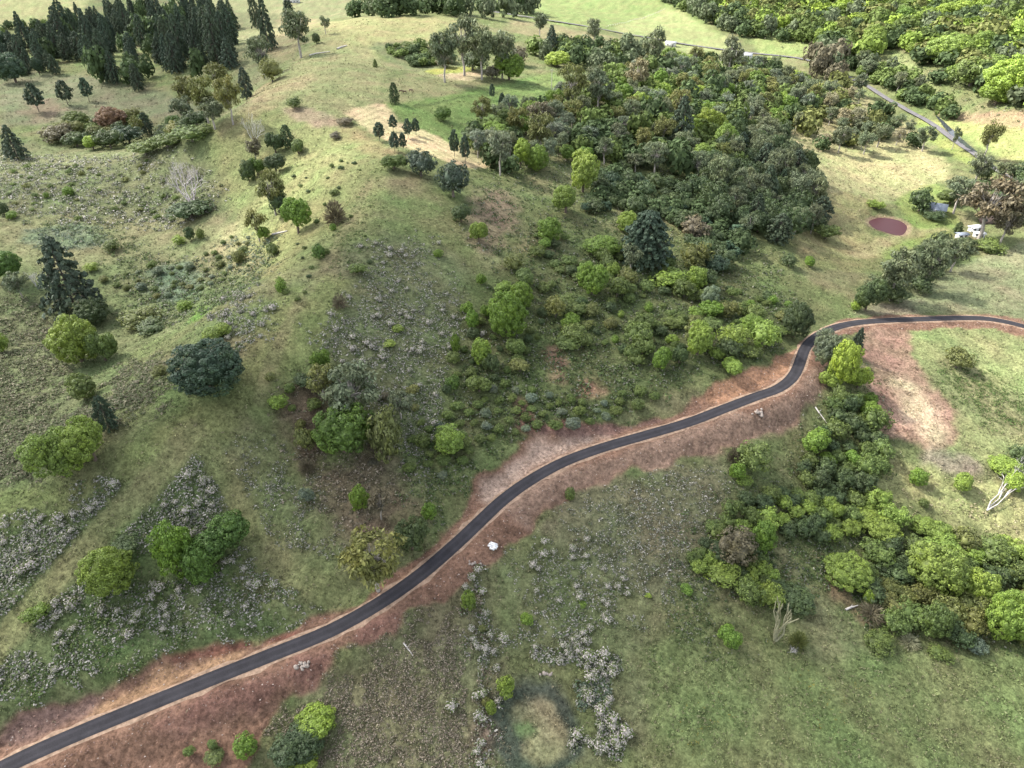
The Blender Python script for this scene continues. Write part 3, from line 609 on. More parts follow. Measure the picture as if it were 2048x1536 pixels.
for i in range(3): dome(f'bushy{i}', 170 + i, 60, .25, .062, 38, 4, .3, loose=.15)            # untidy, many-lobed
for i in range(2): dome(f'low{i}', 180 + i, 60, .25, .066, 38, 5, .25, zmin=-.2)
def gum(key, seed, n, leaf, per, spread=.36, limbs_r=.02):
    """open crown of separate hanging clumps on pale forking limbs; crown half size 1, centre at z = 1.75"""
    r = np.random.default_rng(seed); mb = MB(); zc = 1.7; limbs = []
    for k in range(n):
        d = r.normal(size=3); d /= np.linalg.norm(d); q = r.uniform(.35, .8) if k > n * .3 else r.uniform(.6, .85)
        c = np.array([d[0] * q, d[1] * q, zc + d[2] * q * .95]); rad = spread * r.uniform(.6, 1.1); limbs.append((c, r.uniform(.55, 1.0), limbs_r * r.uniform(.6, 1.2)))
        e = r.normal(size=(per, 3)); e /= np.linalg.norm(e, axis=1, keepdims=True)
        P = c + e * rad * r.uniform(.45, 1.05, (per, 1)) * np.array([1, 1, .72])
        mb.cards(P, e * .8 + r.normal(size=(per, 3)) * .6 + [0, 0, .35], leaf, .42, r, along=np.array([0, 0, -1.0]) + e * .5)
    reg(key, mb, trunk_mb(1.5, .055, r, limbs, .08), M_GUM, zc)
for i in range(5): gum(f'gum_big{i}', 200 + i, 34, .078, 84, .34)
for i in range(4): gum(f'gum_mid{i}', 210 + i, 22, .10, 66, .40)
def conifer(key, seed, levels, per, tufts, leaf, profile, droop=.18, zmin=.12, puff_r=.13, bare_stem=.10, n=9):
    """tiers of branches with brush-like tufts; base at z 0, tip at z 2, half width 1"""
    r = np.random.default_rng(seed); mb = MB(); tb = MB()
    tb.tube([(0, 0, -.12), (r.normal() * .03, r.normal() * .03, 1.0), (0, 0, 1.95)], [.05, .032, .008], 6)
    for l in range(levels):
        t = (l + .5) / levels; z = zmin + (1.97 - zmin) * t; rr = profile(t) * r.uniform(.85, 1.1); a0 = r.uniform(0, 6.3)
        m = max(3, int(per * (0.5 + .5 * rr)))
        for k in range(m):
            a = a0 + 2 * math.pi * k / m + r.normal() * .15; q = rr * r.uniform(.72, 1.1); d = np.array([math.cos(a), math.sin(a), 0])
            tip = d * q + [0, 0, z - droop * q]
            if q > .22: tb.tube([(0, 0, z), tip * .6 + np.array([0, 0, z]) * .4 - [0, 0, .01], tip], [.012, .008, .004], 3)
            for j in range(tufts):
                u = 1 - j * (.72 / tufts) * r.uniform(.8, 1.15); c = d * q * u + [0, 0, z - droop * q * u * u + .02]
                puff(mb, c, puff_r * r.uniform(.75, 1.2) * (.55 + .45 * rr), np.array([d[0] * .5, d[1] * .5, .9]), n, leaf, r, .62)
    puff(mb, np.array([0, 0, 1.93]), .09, np.array([0, 0, 1.0]), 12, leaf, r)
    reg(key, mb, tb, M_NEEDLE, 1.0)
for i in range(4): conifer(f'hoop{i}', 300 + i, 13, 8, 3, .068, (lambda t: (1 - t) ** .8 * (.75 + .9 * min(t, .3)) * 1.15 + .05) if i < 2 else (lambda t: max(0, 1 - t * t) ** .55 * (.62 + .8 * min(t, .35)) + .04), n=16)
for i in range(2): conifer(f'bunya{i}', 310 + i, 15, 14, 4, .055, lambda t: math.sqrt(max(0, 1 - (max(t - .25, 0) / .77) ** 2)) * .95 + .03, .22, .25, .10, n=18)
for i in range(3): conifer(f'youngpine{i}', 320 + i, 9, 6, 2, .13, lambda t: (.35 + .65 * math.sin(math.pi * min(1, t * .9 + .12)) ) * (1 - t * .45), -.12, .45, .2, n=13)
def bare(key, seed, up, n0, depth, spread, thick):
    """leafless branching skeleton; half width 1, height 2"""
    r = np.random.default_rng(seed); mb = MB(); tr = MB()
    def grow(p, d, L, rad, k, m):
        q = p + d * L; mid = p + d * L * .5 + r.normal(size=3) * L * .06; m.tube([p, mid, q], [rad, rad * .8, rad * .6], 4 if k < 2 else 3)
        if k >= depth: return
        for _ in range(r.integers(2, 4)):
            e = d + r.normal(size=3) * spread; e[2] += .12; e /= np.linalg.norm(e); grow(q, e, L * r.uniform(.55, .85), rad * .6, k + 1, mb)
    for k in range(n0):
        a = 2 * math.pi * k / n0 + r.uniform(-.3, .3); d = np.array([math.cos(a) * (1 - up), math.sin(a) * (1 - up), up + .25]); d /= np.linalg.norm(d)
        grow(np.array([0, 0, -.08]), d, .75, thick, 0, tr)
    PROTO[key] = (None, None, 1.0, 'branches'); V = np.concatenate(mb.v + tr.v); z = V[:, 2].max(); w_ = np.abs(V[:, :2]).max()
    for b_ in (mb, tr): b_.v = [v / [w_, w_, z / 2] for v in b_.v]
    PROTO[key] = (mb.build(key + ' branches', [M_BARK]), tr.build(key + ' stems', [M_BARK]), 1.0, 'branches')
bare('bare0', 400, .45, 6, 5, .40, .05); bare('bare1', 401, .7, 3, 5, .38, .045); bare('bare2', 402, .6, 4, 5, .40, .042); bare('bare3', 403, .85, 7, 1, .18, .03)
def twig_bush(key, seed, n):
    r = np.random.default_rng(seed); mb = MB(); D = sphere_dirs(n, r, -.05)
    for f in (.45, .8):
        P = D * f * np.array([.95, .95, 1.6]) + [0, 0, .12]; mb.cards(P + r.normal(size=P.shape) * .05, np.cross(D, r.normal(size=D.shape)), .26, .10, r, along=D * 6)
    reg(key, mb, trunk_mb(.8, .04, r), M_TWIG, 1.0, 'twigs')
twig_bush('twiggy0', 420, 420); twig_bush('twiggy1', 421, 320)
def flower_bush(key, seed, n):
    r = np.random.default_rng(seed); mb = MB()
    ico_core(mb, np.array([0, 0, .7]), np.array([.62, .62, .62]), r, seed)
    for d in sphere_dirs(n, r, -.2):
        puff(mb, np.array([0, 0, .72]) + d * r.uniform(.55, .95) * np.array([1, 1, .95]), .3 * r.uniform(.7, 1.2), d, 12, .13, r)
    reg(key, mb, None, M_FLOWER, .75, 'foliage')
for i in range(3): flower_bush(f'flower{i}', 430 + i, 26)
print('protos', round(time.time() - T0, 1), sum(len(m.polygons) * 2 for p in PROTO.values() for m in p[:2] if m))

# ------------------------------------------------------------------ colours of foliage
TINT = dict(lime=C(.155, .21, .035), bright=C(.09, .145, .024), yellowgreen=C(.125, .175, .036), mid=C(.076, .105, .03), dark=C(.046, .068, .028), bluegreen=C(.036, .06, .036),
            olive=C(.098, .108, .036), gum=C(.088, .108, .06), greygreen=C(.10, .125, .085), rust=C(.12, .078, .05), pine=C(.042, .06, .038), brown=C(.085, .077, .05),
            deep=C(.058, .10, .022), white=C(.40, .37, .34), grey=C(.36, .34, .33), pale=C(.17, .165, .10), silver=C(.13, .17, .125))
WORD = dict(lime='lime green', bright='bright green', yellowgreen='yellow-green', mid='mid-green', dark='dark green', bluegreen='blue-green', olive='olive', gum='grey-green', greygreen='silvery green',
            rust='rusty brown', pine='dark green', brown='brownish', deep='deep green', white='whitish', grey='grey', pale='pale', silver='silvery green')
FORM = {  # form: (prototypes by size, object name, category, noun, trunk colour, crown centre fraction)
 'camphor': (('dome_small', 4), ('dome_mid', 5), ('dome_big', 5), 'broadleaf_tree', 'tree', 'round-headed tree'),
 'fig': (('fig', 1), ('fig', 1), ('fig', 1), 'fig_tree', 'tree', 'domed fig tree'),
 'bush': (('dome_small', 4), ('bushy', 3), ('bushy', 3), 'shrub', 'shrub', 'bush'),
 'thick': (('bushy', 3), ('bushy', 3), ('bushy', 3), 'thicket_tree', 'tree', 'untidy tree'),
 'low': (('low', 2), ('low', 2), ('low', 2), 'low_shrub', 'shrub', 'low spreading shrub'),
 'gum': (('gum_mid', 4), ('gum_mid', 4), ('gum_big', 5), 'gum_tree', 'tree', 'gum tree'),
 'hoop': (('hoop', 4), ('hoop', 4), ('hoop', 4), 'hoop_pine', 'tree', 'hoop pine'),
 'bunya': (('bunya', 2), ('bunya', 2), ('bunya', 2), 'bunya_pine', 'tree', 'bunya pine'),
 'young': (('youngpine', 3), ('youngpine', 3), ('youngpine', 3), 'young_pine', 'tree', 'young pine'),
 'bare': (('bare', 3), ('bare', 3), ('bare', 3), 'dead_tree', 'dead tree', 'leafless tree'),
 'stems': (('bare3', 0), ('bare3', 0), ('bare3', 0), 'dead_tree', 'dead tree', 'bare stems'),
 'twiggy': (('twiggy', 2), ('twiggy', 2), ('twiggy', 2), 'twiggy_shrub', 'shrub', 'leafless twiggy bush'),
 'flower': (('flower', 3), ('flower', 3), ('flower', 3), 'flowering_shrub', 'shrub', 'white-flowering shrub'),
}
BARK = dict(camphor=C(.10, .075, .055), fig=C(.14, .12, .10), gum=C(.30, .27, .24), hoop=C(.13, .11, .095), bunya=C(.10, .08, .06), young=C(.12, .10, .08))
def proto_key(form, a, i):
    p = FORM[form]; base, k = p[0] if a < 2.2 else p[1] if a < 4.2 else p[2]
    return base if k == 0 else f'{base}{i % k}'
PLACED = []          # x, y, radius of everything that stands
def place(x, y, form, a, c, tint, label, group=None, i=0, rot=None, bark=None, tilt=(0, 0)):
    """one plant: an Empty at its foot with a trunk and a crown; a half width, c half height of the crown"""
    key = proto_key(form, a, i); crown, trunk, zc, cname = PROTO[key]; F = FORM[form]
    z = float(ground(np.array([x]), np.array([y]))[0])
    e = bpy.data.objects.new(F[3], None); col.objects.link(e); e.empty_display_size = .5
    e.location = (x, y, z - .05); e.rotation_euler = (tilt[0], tilt[1], random.uniform(0, 6.28) if rot is None else rot); e.scale = (a, a, c)
    e['label'] = label; e['category'] = F[4]
    if group: e['group'] = group
    t = TINT[tint] * 1.35 * (np.array([random.uniform(.86, 1.14)] * 3) * np.array([random.uniform(.94, 1.06), 1, random.uniform(.92, 1.08)]))
    bk = BARK.get(form, C(.12, .10, .08)) if bark is None else bark
    if form in ('bare', 'stems'): bk = t
    if trunk is not None:
        o = bpy.data.objects.new('trunk' if form not in ('bare', 'stems') else 'stem', trunk); col.objects.link(o); o.parent = e; o.color = (*bk, 1)
    if crown is not None:
        o = bpy.data.objects.new(cname, crown); col.objects.link(o); o.parent = e; o.color = (*(t if form not in ('flower',) else TINT['mid'] * random.uniform(.8, 1.3)), 1)
    PLACED.append((x, y, a)); return e
def crown_fit(E):
    """foot position and crown half sizes from the seen crown (centre and size in photo pixels); foot lies on the ground"""
    cx = np.array([e[1] for e in E], float); cy = np.array([e[2] for e in E], float); w = np.array([e[3] for e in E], float); h = np.array([e[4] for e in E], float)
    zc = np.array([PROTO[proto_key(e[0], 3, 0)][2] for e in E]); bx, by = cx.copy(), cy + h * .3
    lo_c = np.array([.75 if e[0] in ('hoop', 'young') else .45 for e in E])
    for _ in range(5):
        P = hit(bx, by); Q = P.copy(); px, py, dep = project(Q)
        dist = np.linalg.norm(P - [0, 0, CAM_H], axis=1); sd = (CAM_H - P[:, 2]) / dist; cd = np.sqrt(1 - sd ** 2)
        a = w / 2 * dep / FPX; H = h / 2 * dep / FPX
        c = np.sqrt(np.maximum(H ** 2 - (a * sd) ** 2, (lo_c * a * cd) ** 2)) / cd
        Q[:, 2] += c * zc; qx, qy, _ = project(Q)
        bx = np.clip(bx + (cx - qx) * .9, -200, 2250); by = np.clip(by + (cy - qy) * .9, -30, 1750)
    return P, a, c

# ------------------------------------------------------------------ plants that stand out in the photograph: form, crown centre x y, width, height (photo pixels), colour, label
KEY = [
 ('camphor',215,1142,98,104,'yellowgreen','single round yellow-green tree between the grassy track and the three-lobed green tree'),
 ('camphor',432,1070,116,108,'deep','largest lobe of the deep green camphor clump above the road bank'),
 ('camphor',345,1098,76,104,'bright','paler yellowish-topped round tree joined to the deep green clump'),
 ('camphor',398,1128,62,84,'deep','small deep green tree in front of the clump of round trees'),
 ('low',250,1088,60,34,'dark','dark low shrub tucked behind the single round yellow-green tree'),
 ('bush',70,1226,50,40,'bright','bright green bush standing at the edge of the grassy track'),
 ('camphor',105,905,112,122,'yellowgreen','yellow-green round tree with a lower lobe at the outer end of the paired domes'),
 ('camphor',172,878,96,112,'yellowgreen','higher yellow-green dome of the paired round trees above the grass ridge'),
 ('hoop',207,826,48,74,'pine','dark conical tree behind the paired yellow-green domes'),
 ('fig',411,735,146,124,'bluegreen','huge dark blue-green domed fig tree on the grass ridge'),
 ('camphor',432,662,60,42,'yellowgreen','small yellow-green round tree half hidden behind the dark fig dome'),
 ('bush',318,741,28,26,'olive','small yellowish bush beside the dark fig dome'),
 ('camphor',146,680,92,102,'yellowgreen','tall yellow-green lumpy tree in the gully in front of the dark hoop pine'),
 ('camphor',200,690,56,74,'mid','darker green tree leaning against the tall yellow-green lumpy tree'),
 ('camphor',160,772,60,64,'mid','mid-green round tree below the tall yellow-green lumpy tree'),
 ('camphor',180,624,66,60,'dark','dark green rounded tree at the foot of the big hoop pine'),
 ('hoop',124,550,112,150,'pine','big dark hoop pine with a bare grey trunk showing'),
 ('thick',280,632,72,48,'olive','olive spreading tree in the shaded gully'),
 ('thick',300,652,60,36,'dark','dark spreading bush under the olive gully tree'),
 ('camphor',6,526,66,76,'deep','deep green tree cut by the frame beside the big hoop pine'),
 ('gum',30,562,48,44,'gum','greyish small tree between the deep green tree and the big hoop pine'),
 ('bare',70,560,40,40,'grey','grey leafless bush at the foot of the big hoop pine'),
 ('camphor',0,685,26,40,'yellowgreen','yellow-green bush cut by the frame in the gully'),
 ('camphor',590,428,63,80,'bright','bright green round tree in the sunny patch beside the white log'),
 ('twiggy',668,417,48,58,'brown','round grey-brown leafless bush on the grass ridge'),
 ('gum',540,372,66,70,'olive','yellowish gum tree behind the bright round tree in the sunny patch'),
 ('thick',556,402,44,54,'dark','dark tree squeezed behind the bright round tree'),
 ('gum',510,440,44,52,'olive','olive small gum at the edge of the sunny patch'),
 ('camphor',527,464,22,32,'bright','slim bright green bush beside the white log'),
 ('bare',370,358,104,100,'grey','wide spreading dead grey tree in the valley'),
 ('low',380,418,84,28,'dark','dark low bushes at the foot of the spreading dead tree'),
 ('bare',505,258,56,74,'grey','tall thin leafless grey tree beside the dark trees on the ridge side'),
 ('camphor',547,282,36,46,'dark','dark tree uppermost in the small group on the ridge side'),
 ('hoop',572,272,32,44,'dark','dark conical tree at the back of the small group on the ridge side'),
 ('camphor',594,290,34,34,'mid','mid-green bush at the grass end of the small dark group'),
 ('camphor',549,322,44,46,'dark','darkest round tree of the small group on the ridge side'),
 ('gum',506,292,40,40,'brown','brown thin tree at the foot of the tall leafless tree'),
 ('camphor',512,330,32,40,'deep','deep green bush below the tall leafless tree'),
 ('camphor',494,342,30,44,'dark','dark bush lowest in the small group on the ridge side'),
 ('bush',588,204,32,25,'mid','lone mid-green bush with sparse crown on the pale ridge pasture'),
 ('camphor',637,503,24,30,'deep','small deep green cone alone on the sunny grass slope'),
 ('camphor',559,570,24,34,'bright','small egg-shaped bush with yellowish top alone on the grass ridge'),
 ('bush',545,498,24,30,'mid','mid-green bush at the lower edge of the sunny patch'),
 ('twiggy',678,598,32,38,'brown','dark brown twiggy bush beside the grey flower patch'),
 ('low',717,536,36,28,'mid','low green shrub between the grass ridge and the grey flower patch'),
 ('bush',666,454,13,15,'bright','tiny bright bush on the sunny grass below the leafless round bush'),
 ('bush',668,383,18,14,'mid','small green bush above the leafless round bush'),
 ('bush',136,382,20,18,'bright','small bright green bush alone in the brown valley weeds'),
 ('bush',92,390,10,12,'bright','tiny bright bush in the brown valley weeds'),
 ('bush',24,428,24,20,'bright','small green bush by the frame in the valley weeds'),
 ('camphor',4,418,22,28,'dark','dark bush by the frame in the valley'),
 ('camphor',378,465,20,34,'dark','slim dark bush below the spreading dead tree'),
 ('bush',400,468,14,22,'mid','small slim bush next to the slim dark bush in the valley'),
 ('bush',357,478,28,22,'yellowgreen','round yellowish bush next to the slim dark bush in the valley'),
 ('bush',222,490,36,26,'mid','mid-green bush in the middle of the valley weeds'),
 ('bush',180,532,28,22,'yellowgreen','yellow-green bush beside the big hoop pine'),
 ('bush',370,610,30,26,'yellowgreen','yellow-green bush in the lower gully'),
 ('bush',476,512,24,32,'olive','olive bush at the low end of the sunny patch'),
 # central slope
 ('camphor',682,852,122,130,'deep','big deep green glossy tree under the tall grey gum with white limbs'),
 ('gum',702,772,132,108,'gum','tall grey gum with white limbs over the deep green glossy tree'),
 ('thick',770,862,74,124,'olive','dull olive tree beside the big deep green glossy tree'),
 ('gum',798,800,58,56,'gum','grey-blue small gum uphill of the dull olive tree'),
 ('gum',640,752,66,60,'olive','olive thin tree at the uphill side of the tall grey gum'),
 ('camphor',640,718,40,50,'bright','bright green bush uphill of the tall grey gum'),
 ('camphor',555,802,34,34,'yellowgreen','small yellow-green bush on red earth near the grass ridge'),
 ('bush',604,760,40,30,'dark','dark bush by the red earth uphill of the tall grey gum'),
 ('thick',608,874,40,58,'olive','olive bush hugging the big deep green glossy tree'),
 ('twiggy',612,926,38,40,'brown','brown leafless bush below the big deep green glossy tree'),
 ('camphor',717,995,36,48,'bright','bright green bush joined to a brown gum sapling'),
 ('gum',757,1000,48,56,'brown','brownish gum sapling joined to a bright green bush'),
 ('bush',612,990,28,36,'greygreen','small grey-green bush on the weedy slope below the brown leafless bush'),
 ('camphor',821,1066,66,80,'dark','dark olive tree at the top of the road bank'),
 ('gum',745,1108,132,130,'olive','wide brownish olive thin-leaved tree at the top of the road bank'),
 ('camphor',858,1022,28,34,'bright','small bright bush at the road bank above the dark olive tree'),
 ('camphor',905,763,28,36,'deep','slim deep green bush on the central slope'),
 ('camphor',958,766,48,44,'mid','mid-green round bush next to the slim deep green bush'),
 ('camphor',897,880,56,60,'yellowgreen','yellow-topped round tree above the road cutting'),
 ('low',925,885,36,30,'mid','mid-green shrub at the shoulder of the yellow-topped round tree'),
 ('camphor',1014,630,78,96,'bright','big bright green lumpy tree in the middle of the slope'),
 ('camphor',1042,592,46,56,'bright','upper bright green lobe behind the big lumpy tree in mid-slope'),
 ('camphor',1006,574,40,28,'yellowgreen','yellow-green small tree behind the big lumpy tree in mid-slope'),
 ('camphor',1050,552,46,44,'mid','mid-green tree uphill of the big lumpy tree in mid-slope'),
 ('camphor',1032,692,40,42,'mid','darker round bush below the big lumpy tree in mid-slope'),
 ('camphor',963,704,38,54,'yellowgreen','yellow-green upright tree on the lower central slope'),
 ('camphor',983,724,30,44,'dark','dark bush behind the yellow-green upright tree on the lower central slope'),
 ('low',1040,730,40,34,'olive','olive shrub on the lower central slope'),
 ('camphor',911,686,17,38,'bright','slim bright sapling in the grey flower patch'),
 ('camphor',934,614,24,28,'bright','upper of two bright saplings on the uphill side of the big lumpy tree'),
 ('camphor',945,638,24,38,'bright','lower of two bright saplings on the uphill side of the big lumpy tree'),
 ('camphor',971,622,20,30,'bright','bright sapling close beside the big lumpy tree in mid-slope'),
 ('camphor',957,460,38,52,'yellowgreen','yellow-green egg-shaped tree alone on the upper slope'),
 ('bush',1026,520,48,40,'olive','olive-brown bush on the upper slope below the pale dry patch'),
 ('bush',876,506,18,16,'bright','bright small bush in the upper grey flower patch'),
 ('camphor',963,558,20,26,'bright','bright green small bush beside the upper grey flowers'),
 ('bush',795,656,24,16,'yellowgreen','yellow-green low bush in the middle of the grey flower patch'),
 ('bush',778,686,26,16,'yellowgreen','lower yellow-green bush in the grey flower patch'),
 # shoulder of the hill
 ('thick',905,352,72,88,'pine','dark dense tree at the corner of the grass slope'),
 ('thick',840,322,64,62,'pine','dark dense tree below the mown field'),
 ('camphor',922,424,40,44,'dark','dark bush at the foot of the dense tree at the corner of the grass slope'),
 ('camphor',788,322,54,36,'mid','mid-green wide bush below the four young pines'),
 ('young',908,288,24,52,'pine','taller of the two pines at the lower end of the mown field'),
 ('young',930,300,24,54,'pine','second pine at the lower end of the mown field'),
 ('young',758,264,27,36,'pine','young pine at the upper edge of the mown field'),
 ('young',785,246,21,30,'pine','young pine standing in the mown field highest up'),
 ('young',788,284,23,38,'pine','tallest young pine at the lower edge of the mown field'),
 ('young',805,284,18,34,'pine','thin young pine at the lower edge of the mown field'),
 ('young',815,257,22,36,'pine','young pine in the middle of the mown field'),
 ('young',831,254,18,32,'pine','small young pine beside another in the middle of the mown field'),
 ('hoop',787,186,24,40,'dark','dark cone-shaped tree next to the grazing horses'),
 ('camphor',885,226,33,32,'deep','deep green round bush at the edge of the green paddock'),
 ('young',984,184,14,30,'pine','slim pine alone in the green paddock'),
 ('young',1004,207,16,38,'pine','slim pine at the lower edge of the green paddock'),
 ('camphor',1018,130,62,58,'bright','bright green round tree above the green paddock'),
 ('bush',984,142,38,32,'brown','brown bush leaning on the bright round tree above the green paddock'),
 ('camphor',1115,115,56,36,'lime','lime green domed tree behind the green paddock'),
 ('hoop',1103,78,34,50,'pine','dark hoop pine behind the lime green domed tree'),
 ('gum',886,92,62,78,'gum','outermost grey-green gum of the hilltop clump'),
 ('gum',926,72,76,84,'gum','tallest grey-green gum of the hilltop clump'),
 ('gum',962,86,64,78,'gum','grey-green gum in the middle of the hilltop clump'),
 ('gum',1004,92,58,70,'gum','grey-green gum at the road end of the hilltop clump'),
 ('thick',945,118,60,44,'dark','dark tree under the hilltop gum clump'),
 ('thick',890,120,40,30,'brown','brownish tree under the hilltop gum clump'),
 ('thick',1040,108,36,44,'brown','reddish brown tree beside the hilltop gum clump'),
 ('gum',1190,56,42,44,'gum','fan-topped gum with a tall pale trunk beside the old road'),
 ('gum',1080,40,34,36,'gum','grey-green gum beside the old road at the hilltop'),
 ('hoop',750,126,12,16,'mid','tiny conifer alone on the hilltop pasture'),
 # left valley trees
 ('hoop',22,284,48,66,'pine','dark tufted pine alone by the frame in the left valley'),
 ('young',68,196,40,52,'pine','bushy young pine on the bare slope nearest the frame'),
 ('young',128,186,34,46,'pine','middle one of three young pines on the bare slope'),
 ('young',171,180,27,44,'pine','third young pine on the bare slope near the forest'),
 ('camphor',18,128,62,72,'bluegreen','blue-green round tree at the end of the pine forest'),
 ('camphor',182,282,40,36,'lime','lime green tree standing out in the dark thicket'),
 ('camphor',221,236,60,44,'rust','rusty brown crowned tree in the dark thicket'),
 ('camphor',150,240,54,42,'mid','mid-green tree beside the rusty brown tree'),
 ('thick',114,264,66,42,'brown','brownish olive tree at the frame end of the dark thicket'),
 ('hoop',290,247,30,42,'pine','dark pointed tree in the thicket beside low green bushes'),
 ('camphor',346,240,36,32,'deep','bright deep green tree below the yellowish gum clump'),
 ('thick',150,276,50,36,'dark','dark tree under the mid-green tree in the thicket'),
 ('thick',216,276,52,44,'dark','dark tree under the rusty brown tree'),
 ('thick',254,268,56,40,'bluegreen','blue-green tree between the rusty tree and the low green bushes'),
 ('gum',272,246,30,36,'olive','olive thin tree beside the dark pointed tree in the thicket'),
 ('low',382,266,74,30,'mid','low green bushes running along the ridge foot'),
 ('low',332,280,64,34,'mid','middle of the low green bushes below the thicket'),
 ('low',288,294,62,34,'mid','lower end of the low green bushes below the thicket'),
 ('bush',408,256,40,20,'mid','small green bush at the ridge end of the low bushes'),
 ('gum',368,178,54,60,'olive','yellowish gum at the forest end of the ridge gum clump'),
 ('gum',402,182,58,72,'olive','yellowish gum in the middle of the ridge gum clump'),
 ('gum',430,146,52,48,'olive','highest yellowish gum of the ridge gum clump'),
 ('gum',452,182,58,74,'olive','yellowish gum at the ridge end of the ridge gum clump'),
 ('gum',420,216,60,48,'gum','grey-green gum in front of the ridge gum clump'),
 ('gum',362,214,50,48,'gum','thin grey-green gum below the ridge gum clump'),
 ('hoop',489,166,32,58,'pine','dark pine beside the ridge gum clump'),
 ('gum',592,50,76,70,'gum','tall gum with a pale trunk on the ridge crest'),
 ('gum',518,98,58,64,'gum','gum leaning over the ridge crest below the tall pale gum'),
 ('thick',540,136,42,54,'olive','olive round tree on the ridge crest'),
 ('gum',648,42,24,28,'gum','small gum on the ridge crest beside the hilltop'),
 ('camphor',632,77,15,20,'dark','small dark tree beside the tall pale gum'),
 ('hoop',529,46,38,96,'pine','tall dark hoop pine standing outside the forest'),
 ('hoop',575,10,26,34,'pine','dark hoop pine behind the tall pale gum'),
 ('hoop',506,18,24,70,'pine','tall hoop pine between the forest and the lone tall one'),
 ('bush',690,240,36,15,'brown','brown low bush at the corner of the mown field'),
 ('bush',670,270,26,16,'brown','brown low bush on the ridge below the mown field corner'),
 # middle forest: stand-outs
 ('camphor',1168,338,66,94,'yellowgreen','tall pale-topped lumpy tree in the middle of the wooded slope'),
 ('camphor',1133,392,70,72,'yellowgreen','pale yellow-green tree downhill of the tall pale-topped lumpy tree'),
 ('camphor',1184,554,64,76,'bright','round bright green lumpy tree below the bunya pine'),
 ('bunya',1294,476,98,108,'pine','big dark bunya pine with arched branches in rings'),
 ('camphor',1258,444,46,46,'yellowgreen','yellow tree against the shoulder of the bunya pine'),
 ('camphor',1203,490,80,46,'bright','bright green wide tree between the bunya pine and the round lumpy tree'),
 ('gum',1265,508,44,46,'gum','grey forked gum in front of the bunya pine'),
 ('thick',1394,508,58,60,'olive','olive-brown round tree downhill of the bunya pine'),
 ('thick',1392,452,62,54,'brown','brown-topped tree behind the olive-brown round tree'),
 ('camphor',1336,522,36,38,'mid','mid-green tree between the bunya pine and the olive-brown tree'),
 ('thick',1340,556,76,34,'yellowgreen','wide yellow-green canopy below the bunya pine'),
 ('camphor',1393,556,40,48,'yellowgreen','yellow-green tree below the olive-brown round tree'),
 ('camphor',1421,594,36,48,'greygreen','pale green round tree on the lower wooded slope'),
 ('thick',1460,616,42,40,'olive','olive tree beyond the pale green round tree'),
 ('camphor',1400,674,60,80,'yellowgreen','pale yellow-green lumpy tree near the road cutting'),
 ('thick',1468,668,62,60,'yellowgreen','yellow-green spreading tree near the road cutting'),
 ('thick',1530,664,64,62,'yellowgreen','yellow-green spreading tree next to the dark tree at the road bend'),
 ('camphor',1324,714,46,56,'bright','bright green tree at the foot of the wooded slope'),
 ('camphor',1466,732,46,40,'yellowgreen','yellow-green bush on top of the rust-coloured road cutting'),
 ('camphor',1360,708,34,44,'dark','dark tree behind the bright green tree at the foot of the wooded slope'),
 ('camphor',1596,640,60,76,'dark','dark green tree at the inside of the road bend'),
 ('thick',1150,662,56,44,'mid','mid-green tree alone on the lower wooded slope'),
 ('thick',1112,612,42,50,'olive','olive tree on the bare dry strip of the slope'),
 ('bush',1255,550,40,36,'olive','olive bush beside the round lumpy tree below the bunya pine'),
 ('thick',1225,536,34,34,'yellowgreen','small yellow-green tree beside the round lumpy tree'),
 ('camphor',1425,243,66,74,'lime','glowing lime green tree in the middle of the forest'),
 ('hoop',1364,244,62,96,'pine','tall dark hoop pine beside the glowing lime green tree'),
 ('camphor',1282,206,52,42,'lime','lime green tree in the upper forest'),
 ('camphor',1236,196,52,54,'bright','bright green round tree in the upper forest'),
 ('camphor',1240,158,28,24,'lime','small lime green crown in the upper forest'),
 ('gum',1276,142,50,56,'pale','pale cream-leaved gum in the upper forest'),
 ('gum',1080,222,62,46,'brown','brownish gum at the lower edge of the green paddock'),
 ('gum',1146,160,66,76,'olive','olive gum at the edge of the green paddock'),
 ('gum',1200,168,64,68,'gum','grey-green gum behind the paddock corner'),
 ('gum',1000,290,58,70,'greygreen','silvery gum with drooping crown below the green paddock'),
 ('gum',1466,98,50,58,'gum','grey-green gum in front of the long white-roofed house'),
 ('thick',1500,126,36,22,'dark','dark tree at the foot of the long white-roofed house'),
 ('thick',1936,484,36,26,'dark','dark low tree in front of the white sheds'),
 ('gum',1310,84,52,66,'gum','tall grey-green gum in front of the small white roof'),
 ('bush',1247,330,34,28,'dark','dark round bush in the clearing of the wooded slope'),
 # by the pond and the houses
 ('thick',1846,396,52,56,'dark','dark tree behind the grey-roofed house'),
 ('bush',1868,428,46,24,'dark','dark shrubs in front of the grey-roofed house'),
 ('camphor',1620,522,24,24,'bright','small bright green bush on the lawn below the pond'),
 ('bush',1580,520,36,30,'dark','dark bush next to the small bright bush below the pond'),
 ('low',1655,462,48,38,'mid','wide green bush beside the shaded edge of the valley field'),
 ('bush',1752,408,34,20,'yellowgreen','yellow-green bush above the pond'),
 ('gum',1800,532,92,88,'gum','large grey-green gum at the middle of the tree row over the paddock'),
 ('gum',1870,520,76,80,'gum','grey-green gum of the tree row, next to the white sheds'),
 ('gum',1918,498,62,58,'gum','small gum at the sheds end of the tree row'),
 ('camphor',1742,584,56,80,'dark','dark tree at the road end of the tree row'),
 ('thick',1790,580,64,50,'dark','dark underwood tree beneath the large gum of the tree row'),
 ('thick',1845,565,50,44,'dark','dark tree beneath the second gum of the tree row'),
 ('bush',1712,608,22,24,'lime','lime green bush beside the dark tree at the road end of the tree row'),
